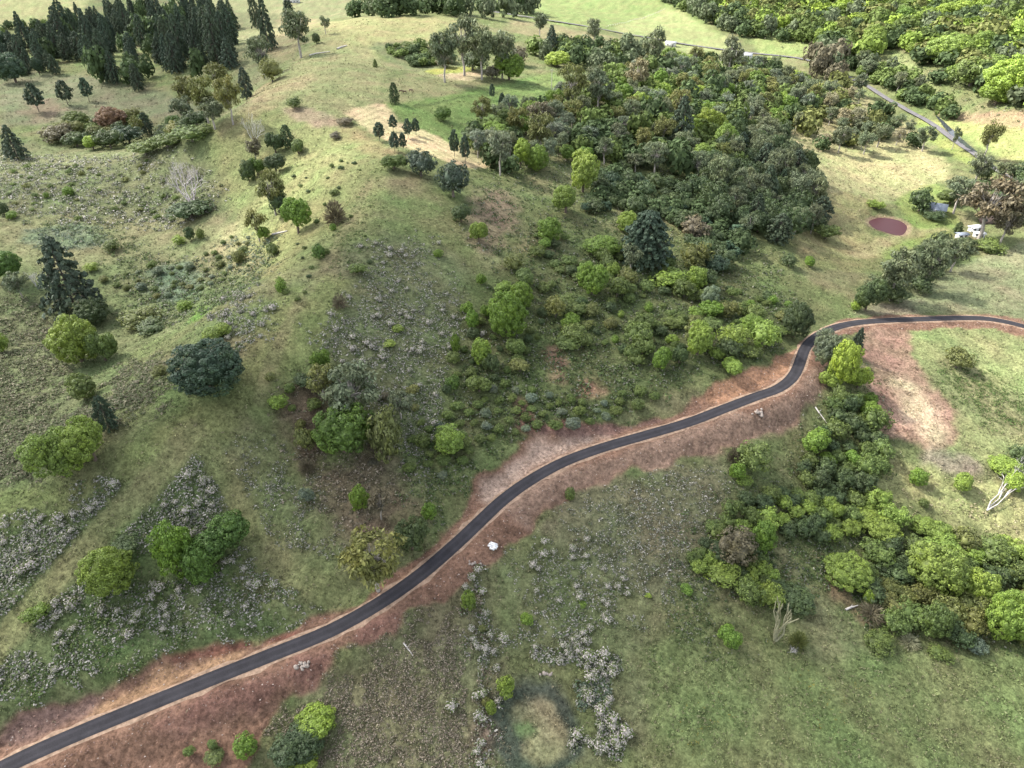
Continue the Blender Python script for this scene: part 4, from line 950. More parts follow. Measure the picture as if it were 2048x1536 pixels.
 ('gum',1990,398,120,100,'brown','large grey-brown gum beside the brown shed'),
 ('gum',1925,378,70,60,'gum','grey-green gum above the grey-roofed house drive'),
 ('camphor',1905,392,54,36,'mid','green bush beside the grey-roofed house drive'),
 ('gum',2020,440,60,60,'brown','brownish gum beside the brown shed and the paddock'),
 ('bush',1985,490,60,26,'mid','bushes below the white sheds'),
 ('hoop',1918,455,20,24,'dark','small palm-like tree between the house and the white sheds'),
 ('gum',1985,268,44,60,'olive','lone leaning gum with a pale trunk by the creek'),
 ('gum',1915,268,18,36,'gum','slim gum beside the old road and the creek'),
 ('gum',1855,268,44,40,'gum','gum beside the old road with three pale stems'),
 ('camphor',1860,32,64,36,'lime','lower of the twin lime green trees high on the far hillside'),
 ('camphor',1914,15,72,40,'lime','upper of the twin lime green trees high on the far hillside'),
 ('camphor',1782,56,42,34,'lime','small lime green tree on the far hillside above the grassy slope'),
 ('camphor',1808,28,46,38,'bright','bright green tree between the small lime tree and the twin lime trees'),
 ('camphor',1904,98,92,58,'yellowgreen','broad yellow-green tree in the middle of the far hillside'),
 ('camphor',1963,80,52,46,'yellowgreen','pale yellow-green tree uphill of the broad hillside tree'),
 ('camphor',2032,62,64,52,'lime','lime green tree at the frame on the upper far hillside'),
 ('camphor',1907,140,34,34,'yellowgreen','small yellow-green tree below the broad hillside tree'),
 ('camphor',2026,156,104,84,'lime','large lime green tree at the frame edge of the far hillside'),
 ('camphor',1998,188,68,46,'yellowgreen','yellow-green tree below the large lime tree on the hillside'),
 ('thick',1952,138,84,66,'mid','mid-green tree between the broad hillside tree and the large lime tree'),
 ('camphor',1984,28,50,36,'yellowgreen','yellow-green tree beyond the twin lime trees'),
 # road bend group and gully
 ('camphor',1655,692,60,84,'greygreen','grey-green tree outside the road bend'),
 ('camphor',1690,728,54,96,'lime','tall lime green tree outside the road bend'),
 ('camphor',1722,752,46,58,'lime','second lime green tree leaning over the bare earth'),
 ('hoop',1716,684,32,60,'pine','dark hoop pine at the edge of the bare earth'),
 ('camphor',1658,758,36,40,'yellowgreen','yellow-green bush below the grey-green tree at the road bend'),
 ('camphor',1742,798,26,26,'bright','bright small bush casting a shadow on the bare earth'),
 ('low',1920,715,50,50,'olive','olive thin bush in the middle of the right paddock'),
 ('camphor',1838,954,34,36,'bright','bright round bush on the sunlit grass below the bare earth'),
 ('camphor',1928,963,44,42,'yellowgreen','yellow-green round bush on the sunlit grass'),
 ('camphor',2010,930,60,40,'yellowgreen','yellow-green tree behind the fallen white tree'),
 ('camphor',2030,960,54,44,'lime','lime tree beside the fallen white tree'),
 ('thick',2040,905,50,44,'dark','dark tree behind the yellow-green tree at the frame'),
 ('bush',1850,1005,20,22,'mid','small green bush on the sunlit grass below the round bushes'),
 # lower thickets
 ('camphor',1700,1142,100,84,'yellowgreen','large pale yellow-green tree at the edge of the lower thicket'),
 ('camphor',1878,1124,122,116,'yellowgreen','biggest yellow-green tree in the heart of the lower thicket'),
 ('camphor',1885,1088,92,60,'yellowgreen','upper crown behind the biggest yellow-green tree of the lower thicket'),
 ('camphor',1960,1172,66,72,'yellowgreen','round yellow-green tree beyond the biggest tree of the lower thicket'),
 ('camphor',2024,1230,86,112,'yellowgreen','yellow-green tree at the frame end of the lower thicket'),
 ('camphor',1748,1052,96,64,'yellowgreen','broad yellow-green crown at the top of the lower thicket'),
 ('camphor',1866,1062,80,60,'yellowgreen','yellow-green tree at the top edge of the lower thicket facing the sunlit grass'),
 ('camphor',1664,1012,48,46,'yellowgreen','round yellow-green tree at the gully end of the lower thicket'),
 ('camphor',1526,1074,50,66,'bright','bright green tree at the corner of the dark thicket'),
 ('camphor',1461,1271,50,52,'bright','round leafy bush alone at the grass edge'),
 ('thick',1470,1085,86,84,'brown','large brownish dark tree in the dark thicket'),
 ('camphor',1440,1100,62,48,'dark','dark green tree in front of the brownish dark tree'),
 ('camphor',1592,1200,74,58,'dark','dark green tree at the grass end of the small thicket'),
 ('thick',1545,1185,60,56,'yellowgreen','yellowish tree of the small thicket'),
 ('thick',1500,1180,60,60,'mid','mid-green tree in the middle of the small thicket'),
 ('thick',1450,1140,80,44,'yellowgreen','yellow-green flowering tree at the top of the small thicket'),
 ('stems',1562,1246,58,84,'pale','cluster of bare pale stems below the small thicket'),
 ('twiggy',1600,1275,40,44,'olive','olive dry bush beside the cluster of bare stems'),
 ('bare',1585,1300,30,20,'grey','fallen grey branches on the grass below the bare stems'),
 ('bush',1762,1284,64,50,'mid','pale-stemmed green bush alone in front of the lower thicket'),
 ('twiggy',1820,1280,46,30,'pale','pinkish grey dead bush in front of the lower thicket'),
 ('bush',1884,1306,46,36,'mid','low green bush on the grass in front of the lower thicket'),
 ('bush',1955,1292,36,32,'greygreen','small pale bush on the grass in front of the lower thicket'),
 ('camphor',1738,1195,20,34,'lime','slim lime green sapling in front of the large pale tree'),
 ('thick',1790,1140,70,56,'dark','dark tree between the large pale tree and the biggest tree of the lower thicket'),
 ('twiggy',1745,1220,60,50,'brown','brown leafless scrub at the edge of the lower thicket'),
 ('thick',1780,1205,60,50,'olive','olive tree at the edge of the lower thicket'),
 ('thick',1830,1230,80,66,'mid','mid-green tree at the grass edge of the lower thicket'),
 ('camphor',1875,1240,56,70,'mid','yellowish-topped tree at the grass edge of the lower thicket'),
 ('thick',1945,1245,64,60,'olive','olive tree near the frame end of the lower thicket'),
 ('thick',1990,1100,80,70,'mid','spreading mid-green tree at the frame side of the lower thicket'),
 ('thick',1930,1075,60,60,'olive','olive grey tree beyond the top edge of the lower thicket'),
 ('thick',1505,905,76,70,'mid','mid-green tree standing on the earth fill below the road'),
 ('twiggy',1470,905,30,40,'brown','brown dry tree beside the mid-green tree on the earth fill'),
 ('camphor',1477,940,30,40,'bright','bright bush below the mid-green tree on the earth fill'),
 ('bush',1488,960,30,20,'yellowgreen','yellowish shrub below the bright bush on the earth fill'),
 # below the road
 ('camphor',1012,1371,36,46,'yellowgreen','yellow-green egg-shaped tree at the rim of the dry pond'),
 ('camphor',982,1416,20,26,'yellowgreen','small yellow-green bush beside the dry pond'),
 ('bush',972,1402,18,18,'olive','olive bush touching the small yellow-green bush by the dry pond'),
 ('camphor',937,1200,28,38,'yellowgreen','lone yellow-green bush in the flower line below the road'),
 ('bush',1055,1236,27,28,'bright','round olive-green bush in the weeds below the road'),
 ('bush',965,1255,18,16,'olive','olive small bush in the flower line below the lone yellow-green bush'),
 ('bush',1166,1208,16,14,'bright','small bright bush at the edge of the lower weeds'),
 ('bush',1140,988,20,26,'mid','small green bush beside flowers at the edge of the earth fill'),
 ('bush',1296,1190,13,10,'lime','tiny lime green bush in the lower weeds'),
 ('bush',1372,1178,26,22,'bright','bright low bush near the small thicket'),
 ('camphor',592,1490,104,94,'dark','big dark round tree with lime green sprays below the road'),
 ('camphor',632,1442,76,66,'lime','lime green spray on top of the big dark round tree'),
 ('camphor',600,1530,64,54,'lime','lime green lower spray beside the big dark round tree'),
 ('camphor',490,1491,44,46,'bright','round bright bush beside the big dark tree below the road'),
 ('bush',425,1486,20,20,'mid','small green bush on the reddish earth below the road'),
 ('bush',378,1500,22,22,'mid','green bush nearest the road on the reddish earth'),
 ('low',430,1512,40,22,'mid','low weeds on the reddish earth near the frame'),
]
def fit_and_place(E):
    P, a, c = crown_fit(E)
    for i, e in enumerate(E):
        o = place(P[i, 0], P[i, 1], e[0], float(a[i]), float(c[i]), e[5], e[6], i=i * 7 + int(e[1]))
        yield o
list(fit_and_place(KEY))
print('key plants', len(KEY), round(time.time() - T0, 1))

# ------------------------------------------------------------------ woods and thickets: each tree by itself
MARKS = [((1775,455),'the red pond'),((1862,422),'the grey-roofed house'),((1950,467),'the white sheds'),((1975,440),'the brown shed'),((1350,130),'the small white roof'),((1482,116),'the long white-roofed house'),
 ((1294,470),'the bunya pine'),((1168,338),'the pale-topped lumpy tree'),((1425,243),'the glowing lime tree'),((1364,244),'the tall dark hoop pine'),((1184,554),'the bright lumpy tree'),((1014,630),'the mid-slope lumpy tree'),
 ((1610,700),'the road bend'),((1500,790),'the rusty road cutting'),((1700,720),'the lime trees at the bend'),((1820,800),'the bare earth'),((1700,1142),'the large pale tree'),((1878,1124),'the biggest thicket tree'),
 ((1562,1262),'the bare stems'),((1470,1085),'the brownish dark tree'),((2010,990),'the fallen white tree'),((1080,170),'the green paddock'),((840,260),'the mown field'),((926,72),'the hilltop gums'),((1190,56),'the fan-topped gum'),
 ((1140,50),'the old road'),((1750,185),'the straight stretch of old road'),((1975,316),'the creek'),((1720,340),'the sunlit valley field'),((1300,40),'the far green field'),((1570,95),'the small far meadow'),
 ((370,358),'the spreading dead tree'),((411,735),'the dark fig dome'),((124,545),'the big hoop pine'),((590,428),'the sunny round tree'),((221,236),'the rusty brown tree'),((182,282),'the lime tree in the thicket'),((400,180),'the ridge gums'),
 ((592,50),'the tall pale gum'),((682,852),'the glossy deep green tree'),((897,880),'the yellow-topped tree'),((1400,674),'the pale tree by the cutting'),((1505,905),'the tree on the earth fill'),((1850,240),'the gum with three stems'),
 ((1620,522),'the bright lawn bush'),((1800,532),'the large paddock gum'),((1000,290),'the silvery gum'),((840,322),'the dense tree below the mown field'),((75,70),'the pale hill beyond the forest'),((1850,150),'the grassy slope'),((1600,260),'the dry grass clearing'),
 ((1075,1440),'the dry pond'),((985,1090),'the white panels'),((215,1142),'the single round tree'),((400,1095),'the deep green clump'),((135,885),'the paired domes'),((600,1480),'the big dark round tree'),((937,1200),'the lone bush below the road'),
 ((745,1108),'the wide brownish tree'),((1012,1371),'the egg-shaped tree'),((70,1226),'the bush by the grassy track'),((385,870),'the head of the grassy track'),((957,460),'the yellow-green egg-shaped tree'),((678,598),'the dark twiggy bush'),
 ((1195,1360),'the silvery bank'),((300,1330),'the long road cutting'),((1461,1271),'the round leafy bush'),((555,802),'the bush on red earth'),((2026,156),'the large lime tree on the hillside'),((1860,32),'the twin lime trees'),((1782,56),'the small lime tree on the hillside'),((1904,98),'the broad yellow-green hillside tree')]
mark_xy = np.array([m[0] for m in MARKS], float)
used_labels = {}
SIZES = ['tiny', 'small', 'middling', 'large', 'huge']
def auto_label(px, py, size, tint, noun, region):
    d = np.hypot((mark_xy[:, 0] - px), (mark_xy[:, 1] - py) * 1.5); k = np.argsort(d)
    b = MARKS[k[0]][1]; v0 = mark_xy[k[0]] - [px, py]; opts = []
    for j in k[1:6]:
        v = mark_xy[j] - [px, py]
        if (v @ v0) < .2 * np.linalg.norm(v) * np.linalg.norm(v0) + 1e-6: opts.append(f'between {b} and {MARKS[j][1]}')
    rel = 'in front of' if py - mark_xy[k[0]][1] > 25 else 'behind' if py - mark_xy[k[0]][1] < -25 else 'beside'
    opts.append(f'{rel} {b}')
    head = f'{size} {WORD[tint]} {noun}'
    for o in opts:
        for h in (head,):
            t = f'{h} {o}'
            if t not in used_labels and len(t.split()) <= 16: used_labels[t] = 1; return t, None
    t = f'{head} {opts[-1]}'
    if t not in used_labels and len(t.split()) <= 16: used_labels[t] = 1; return t, None
    return f'{head} in {region}', None
WOODS = [  # where the feet stand (photo outline), kinds with weights, number at most, half width range (m), crown half height / half width, region phrase
 ([(0,122),(60,100),(95,148),(180,158),(250,190),(300,196),(350,185),(440,165),(465,132),(474,60),(440,25),(300,20),(150,50),(70,105)], [('hoop','pine',.86),('thick','dark',.14)], 175, (4.00, 7.80), (1.3, 2.3), 'the dark pine forest', 0.32),
 ([(-60,95),(40,88),(110,105),(115,152),(60,152),(-60,145)], [('hoop','pine',.75),('camphor','bluegreen',.25)], 22, (3.60, 6.00), (1.2, 2.0), 'the frame end of the pine forest', .5),
 ([(-60,115),(60,110),(95,148),(40,160),(-60,155)], [('hoop','pine',.5),('camphor','bluegreen',.5)], 8, (3.00, 5.00), (1.0, 1.6), 'the end of the pine forest', 0.80),
 ([(0,70),(90,60),(130,40),(60,50),(0,58)], [('camphor','mid',.6),('thick','dark',.4)], 12, (3.00, 5.00), (.8, 1.1), 'the hill beyond the pine forest', 0.80),
 # far hillside, upper right corner
 ([(1490,10),(1640,-25),(1800,-25),(2090,-25),(2090,250),(1990,215),(1940,190),(1880,185),(1800,90),(1710,130),(1620,80),(1500,55),(1400,20)],
   [('thick','mid',.24),('thick','olive',.20),('camphor','lime',.12),('camphor','yellowgreen',.17),('thick','dark',.17),('gum','gum',.10)], 400, (5.72, 11.05), (.75, 1.15), 'the far hillside', 0.58),
 ([(1690,130),(1790,150),(1880,215),(1900,240),(1830,240),(1760,195),(1700,150)], [('thick','mid',.4),('thick','dark',.3),('gum','gum',.3)], 56, (4.16, 7.15), (.8, 1.2), 'the trees along the creek', 0.58),
 ([(1400,20),(1500,55),(1620,80),(1700,120),(1690,135),(1610,85),(1480,75),(1420,55),(1350,10),(1300,-5),(1330,-20)], [('thick','dark',.5),('gum','gum',.3),('thick','mid',.2)], 62, (5.85, 9.10), (.8, 1.2), 'the wooded edge of the far field', 0.58),
 ([(1640,120),(1700,135),(1690,170),(1640,165),(1610,140)], [('gum','brown',.4),('gum','gum',.6)], 17, (5.20, 8.45), (1.0, 1.4), 'the gums at the old road junction', 0.58),
 # forest in the middle
 ([(1160,185),(1330,130),(1480,135),(1600,160),(1660,200),(1560,260),(1480,270),(1470,340),(1340,360),(1200,330),(1090,340),(970,350),(940,300),(960,250),(1040,235),(1100,225)],
   [('gum','gum',.20),('gum','greygreen',.10),('thick','dark',.13),('thick','mid',.18),('gum','olive',.12),('camphor','bright',.09),('camphor','yellowgreen',.07),('camphor','mid',.05),('camphor','lime',.03),('young','mid',.03)], 400, (3.90, 7.02), (.85, 1.35), 'the forest above the wooded slope', 0.66),
 ([(1440,300),(1560,290),(1625,380),(1640,450),(1580,500),(1500,480),(1420,430),(1380,380)], [('gum','gum',.40),('thick','dark',.40),('camphor','dark',.12),('hoop','pine',.08)], 112, (3.90, 6.76), (1.0, 1.5), 'the dense dark wood by the valley field', 0.55),
 ([(1560,190),(1700,180),(1810,255),(1840,300),(1700,310),(1640,300),(1580,260)], [('gum','gum',.4),('gum','pale',.2),('thick','olive',.2),('thick','dark',.2)], 60, (3.90, 6.76), (.9, 1.3), 'the scattered trees of the dry grass', 0.58),
 ([(1200,350),(1380,380),(1420,430),(1500,480),(1440,560),(1330,440),(1230,420),(1150,430)], [('bush','dark',.4),('thick','dark',.4),('bush','bluegreen',.2)], 95, (2.0, 4.8), (.7, 1.0), 'the dark scrub round the bunya pine', 0.58),
 ([(1060,440),(1260,520),(1420,570),(1580,610),(1560,700),(1420,740),(1260,740),(1120,700),(1080,560)], [('bush','mid',.28),('bush','olive',.10),('low','mid',.16),('thick','mid',.20),('camphor','bright',.10),('camphor','yellowgreen',.06),('bush','dark',.10)], 115, (1.0, 4.2), (.5, 1.05), 'the scrub of the wooded slope', 0.58),
 ([(1010,770),(1180,810),(1260,780),(1330,800),(1180,850),(1000,880),(880,960),(820,900),(900,820)], [('bush','mid',.5),('low','mid',.3),('bush','greygreen',.2)], 60, (1.00, 1.90), (.6, .9), 'the scrub above the road cutting', 1.10),
 # gully and lower thickets
 ([(1640,870),(1675,790),(1740,825),(1765,900),(1785,945),(1720,985),(1640,990),(1595,960)], [('thick','mid',.4),('thick','dark',.25),('camphor','bright',.2),('bush','mid',.15)], 36, (2.00, 4.20), (.8, 1.2), 'the gully below the road bend', 0.68),
 ([(1470,1020),(1520,990),(1640,995),(1760,1010),(1800,1050),(1700,1075),(1640,1080),(1540,1075),(1420,1070)], [('thick','mid',.4),('thick','yellowgreen',.3),('thick','dark',.3)], 38, (2.00, 3.80), (.75, 1.05), 'the top of the lower thicket', 0.68),
 ([(1710,1150),(1780,1090),(1960,1090),(2080,1130),(2090,1290),(1900,1285),(1800,1265),(1740,1225)], [('thick','mid',.32),('thick','olive',.30),('thick','dark',.22),('camphor','yellowgreen',.16)], 75, (2.40, 4.40), (.75, 1.05), 'the lower thicket', 0.68),
 ([(1370,1120),(1430,1075),(1520,1120),(1560,1190),(1530,1205),(1440,1175)], [('thick','mid',.4),('thick','dark',.3),('bush','yellowgreen',.3)], 32, (1.60, 3.20), (.75, 1.0), 'the small dark thicket', 0.58),
 # by the houses and the road
 ([(1930,340),(2090,330),(2090,470),(2000,440),(1950,410)], [('gum','gum',.6),('thick','dark',.4)], 27, (4.16, 7.15), (.9, 1.3), 'the trees behind the brown shed', 0.58),
 ([(1720,590),(1800,540),(1900,490),(1930,500),(1860,560),(1780,600),(1740,615)], [('gum','gum',.4),('thick','dark',.6)], 20, (2.86, 4.94), (.9, 1.3), 'the tree row over the paddock', 0.58),
 ([(760,95),(880,92),(915,125),(840,138),(790,122)], [('bush','mid',.5),('bush','dark',.3),('low','mid',.2)], 42, (2.08, 4.16), (.55, .9), 'the bushes on the hilltop', 0.58),
 ([(1050,105),(1180,100),(1320,125),(1250,150),(1160,140),(1080,120)], [('thick','dark',.5),('gum','gum',.3),('thick','mid',.2)], 42, (3.90, 6.76), (.85, 1.3), 'the trees behind the lime dome', 0.58),
 ([(690,30),(760,12),(960,14),(1080,26),(1080,45),(930,40),(760,36)], [('gum','gum',.6),('thick','dark',.4)], 50, (5.20, 9.10), (.9, 1.4), 'the trees beyond the hilltop', 0.58),
 ([(90,280),(200,295),(300,280),(400,262),(380,245),(260,240),(150,260)], [('thick','dark',.4),('thick','mid',.3),('thick','olive',.3)], 30, (3.12, 5.46), (.7, 1.0), 'the dark thicket of the left valley', 0.58),
 ([(200,560),(330,600),(450,560),(520,480),(470,470),(380,520),(260,540)], [('bush','mid',.5),('bush','olive',.3),('bush','greygreen',.2)], 40, (0.80, 1.70), (.6, .9), 'the weeds of the left valley', 1.60),
 ([(20,330),(300,320),(440,360),(450,430),(320,450),(100,440),(10,400)], [('bush','mid',.5),('bush','olive',.3),('low','mid',.2)], 46, (0.90, 2.00), (.5, .8), 'the brown weeds of the left valley', 1.60),
 ([(560,310),(740,330),(740,560),(640,640),(560,600),(600,450)], [('bush','mid',.7),('bush','dark',.3)], 26, (0.50, 1.10), (.6, .9), 'the sunny grass slope', 2.50),
 ([(1700,150),(1800,200),(1860,250),(1830,235),(1740,175)], [('thick','dark',.6),('thick','mid',.4)], 27, (3.90, 5.98), (.8, 1.1), 'the hedge beside the old road', 0.58),
 ([(500,760),(700,740),(860,790),(830,960),(780,940),(580,860)], [('bush','brown',.4),('bush','olive',.3),('bush','mid',.3)], 22, (0.90, 1.80), (.6, .9), 'the slope round the grey gum', 1.50),
 ([(1090,560),(960,640),(900,720),(880,800),(940,790),(1000,760),(1090,700)], [('bush','mid',.6),('bush','dark',.4)], 26, (0.90, 1.90), (.7, 1.1), 'the lower central slope', 1.40),
]
def inside(poly, x, y):
    c = np.zeros(np.shape(x), bool); k = len(poly)
    for i in range(k):
        ax, ay = poly[i]; bx, by = poly[(i + 1) % k]
        c ^= ((ay > y) != (by > y)) & (x < (bx - ax) * (y - ay) / (by - ay + 1e-9) + ax)
    return c
keyP = np.array(PLACED); n_wood = 0; counts = {}; REST = []
for e_ in KEY: counts[FORM[e_[0]][3]] = counts.get(FORM[e_[0]][3], 0) + 1
WOODS.sort(key=lambda z: -np.mean([p[1] for p in z[0]]))
for wi, (poly, kinds, cap, (r0, r1), (q0, q1), region, pack) in enumerate(WOODS):
    r = np.random.default_rng(900 + wi); W = outline(poly); lo, hi_ = W.min(0), W.max(0)
    X = r.uniform(lo[0], hi_[0], 14000); Y = r.uniform(lo[1], hi_[1], 14000); m = inside([tuple(p) for p in W], X, Y); X, Y = X[m], Y[m]
    got = np.zeros((0, 3)); wts = np.array([k[2] for k in kinds]); wts = wts / wts.sum(); tries = 0
    for x, y in zip(X, Y):
        if len(got) >= cap: break
        tries += 1
        a = r.uniform(r0, r1) if r.uniform() > .25 else r.uniform(r0, (r0 + r1) / 2)
        if len(got) and (np.hypot(got[:, 0] - x, got[:, 1] - y) < pack * (got[:, 2] + a)).any(): continue
        if (np.hypot(keyP[:, 0] - x, keyP[:, 1] - y) < .72 * (keyP[:, 2] + a * .6)).any(): continue
        if road_info(np.array([x]), np.array([y]))[0][0] < 5 + a: continue
        got = np.concatenate([got, [[x, y, a]]])
    if not len(got): print('empty wood', wi); continue
    fd, _, _ = poly_dist(got[:, 0], got[:, 1], FARL[::3]); got = got[fd > 3.5 + got[:, 2] * .8]
    cd_, _, _ = poly_dist(got[:, 0], got[:, 1], CREEK); got = got[cd_ > 3.0]
    z = ground(got[:, 0], got[:, 1]); sx, sy, _ = project(np.c_[got[:, :2], z + 4]); ok = (sx > -120) & (sx < 2170) & (sy > -90) & (sy < 1640)
    got, sx, sy = got[ok], sx[ok], sy[ok]
    if not len(got): continue
    qa = np.quantile(got[:, 2], [.15, .4, .6, .85])
    for (x, y, a), X_, Y_ in zip(got, sx, sy):
        f, t, _ = kinds[r.choice(len(kinds), p=wts)]; F = FORM[f]; key = (F[3]); 
        if counts.get(key, 0) >= (298 if key not in ('shrub',) else 296): REST.append((x, y, a, r.uniform(q0, q1), f, t)); continue
        counts[key] = counts.get(key, 0) + 1
        size = SIZES[int(np.searchsorted(qa, a))]
        lab, grp = auto_label(X_, Y_, size, t, F[5], region)
        q = r.uniform(q0, q1)
        if f == 'gum': q *= .85
        if f == 'camphor': q = max(q, .8)
        place(x, y, f, a, a * q, t, lab, f'{F[5]}s of {region}', i=int(r.integers(0, 99))); n_wood += 1
print('woods', n_wood, counts, round(time.time() - T0, 1))

# beyond three hundred of a kind: the far trees that only read as woodland, in one piece
WOOD_V, WOOD_F, WOOD_C, nv = [], [], [], 0
SRC = []
for i in range(3):
    me = PROTO[f'far{i}'][0]; v_ = np.empty(len(me.vertices) * 3, np.float32); me.vertices.foreach_get('co', v_)
    f_ = np.empty(len(me.loops), np.int32); me.loops.foreach_get('vertex_index', f_); SRC.append((v_.reshape(-1, 3), f_.reshape(-1, 4)))
REST = [q for q in REST if q[1] > 100]
for k, (x, y, a, q, f, t) in enumerate(REST):
    V0, F0 = SRC[k % 3]; an = random.uniform(0, 6.28); ca, sa = math.cos(an), math.sin(an); hh = 1.0 if f != 'gum' else 1.25
    z0 = float(ground(np.array([x]), np.array([y]))[0]); V = np.stack([(V0[:, 0] * ca - V0[:, 1] * sa) * a, (V0[:, 0] * sa + V0[:, 1] * ca) * a, V0[:, 2] * a * q * hh], 1) + [x, y, z0 - .2]
    WOOD_V.append(V); WOOD_F.append(F0 + nv); nv += len(V); WOOD_C.append(np.repeat(TINT[t][None] * 1.35 * random.uniform(.8, 1.2), len(V), 0))
if WOOD_V: add('woodland', new_mesh('woodland', np.concatenate(WOOD_V), np.concatenate(WOOD_F), [M_COVER], attrs={'tint': np.concatenate(WOOD_C)}), kind='stuff')
print('rest', len(REST), nv)

# ------------------------------------------------------------------ what nobody could count: tussocks, weeds, undergrowth, rubble
def scatter(nn, r, a0=67.0, a1=11.0):
    an = np.radians(r.uniform(a1, a0, nn)); D = CAM_H / np.tan(an); hw = 1.1 * .7314 * (CP * D + SP * CAM_H)
    return r.uniform(-1, 1, nn) * hw, D
def card_cloud(base, cnt, rad, hgt, size, r, upright=.5, aspect=.55):
    """cnt blades round every base point; returns blade quads' vertices"""
    m = len(base); idx = np.repeat(np.arange(m), cnt); k = len(idx)
    d = r.normal(size=(k, 3)); d[:, 2] = np.abs(d[:, 2]) * .8 + .1; d /= np.linalg.norm(d, axis=1, keepdims=True)
    u = r.uniform(.55, 1.0, k)[:, None]
    P = base[idx] + d * u * np.stack([rad, rad, hgt], 1)[idx]
    nrm = d + r.normal(size=(k, 3)) * .4 + [0, 0, .55]; nrm /= np.linalg.norm(nrm, axis=1, keepdims=True)
    a = r.normal(size=(k, 3)); a[:, 2] += upright * 2; a -= (a * nrm).sum(1, keepdims=True) * nrm; a /= np.linalg.norm(a, axis=1, keepdims=True) + 1e-9; b = np.cross(nrm, a)
    s = (size[idx] * r.uniform(.65, 1.35, k))[:, None]
    V = np.stack([P - a * s, P - b * s * aspect + a * s * .1, P + a * s, P + b * s * aspect + a * s * .1], 1).reshape(-1, 3)
    return V, np.arange(k * 4).reshape(k, 4), idx
r = np.random.default_rng(50)
keyP = np.array(PLACED)
x, y = scatter(165000, r); _, so = ground_colour(x, y); d, _ = road_info(x, y)
gcx, _ = ground_colour(x, y)
clump = fbm(x, y, 5.0, 3, 60)
dens = np.clip(.55 + clump * 1.3, .08, 1) * (1 - np.clip(so * 1.2, 0, .93)) * (d > 3.4) * (pond(x, y) > .5) * (np.where(mown_fn(x, y) < 0, .05, 1))
grn = fbm(x, y, 60, 2, 61)
m = r.uniform(0, 1, len(x)) < dens; x, y, gcx = x[m], y[m], gcx[m]
z = ground(x, y); D = np.hypot(x, y); s = (.17 + .0006 * D) * r.uniform(.7, 1.4, len(x))
V, F, idx = card_cloud(np.c_[x, y, z], 3, s * 1.2, s * .9, s * .85, r, .8, .42)
tone = r.uniform(.55, 1.75, len(x)); straw = r.uniform(0, 1, len(x)) < .25
tc = gcx * tone[:, None]; tc[straw] = tc[straw] * .5 + C(.25, .22, .14) * .5
tcol = np.repeat(np.clip(tc[idx], .015, .6), 4, axis=0)
add('grass_tussocks', new_mesh('grass_tussocks', V, F, [M_COVER], attrs={'tint': tcol}), kind='stuff')
print('tussocks', len(x), round(time.time() - T0, 1))

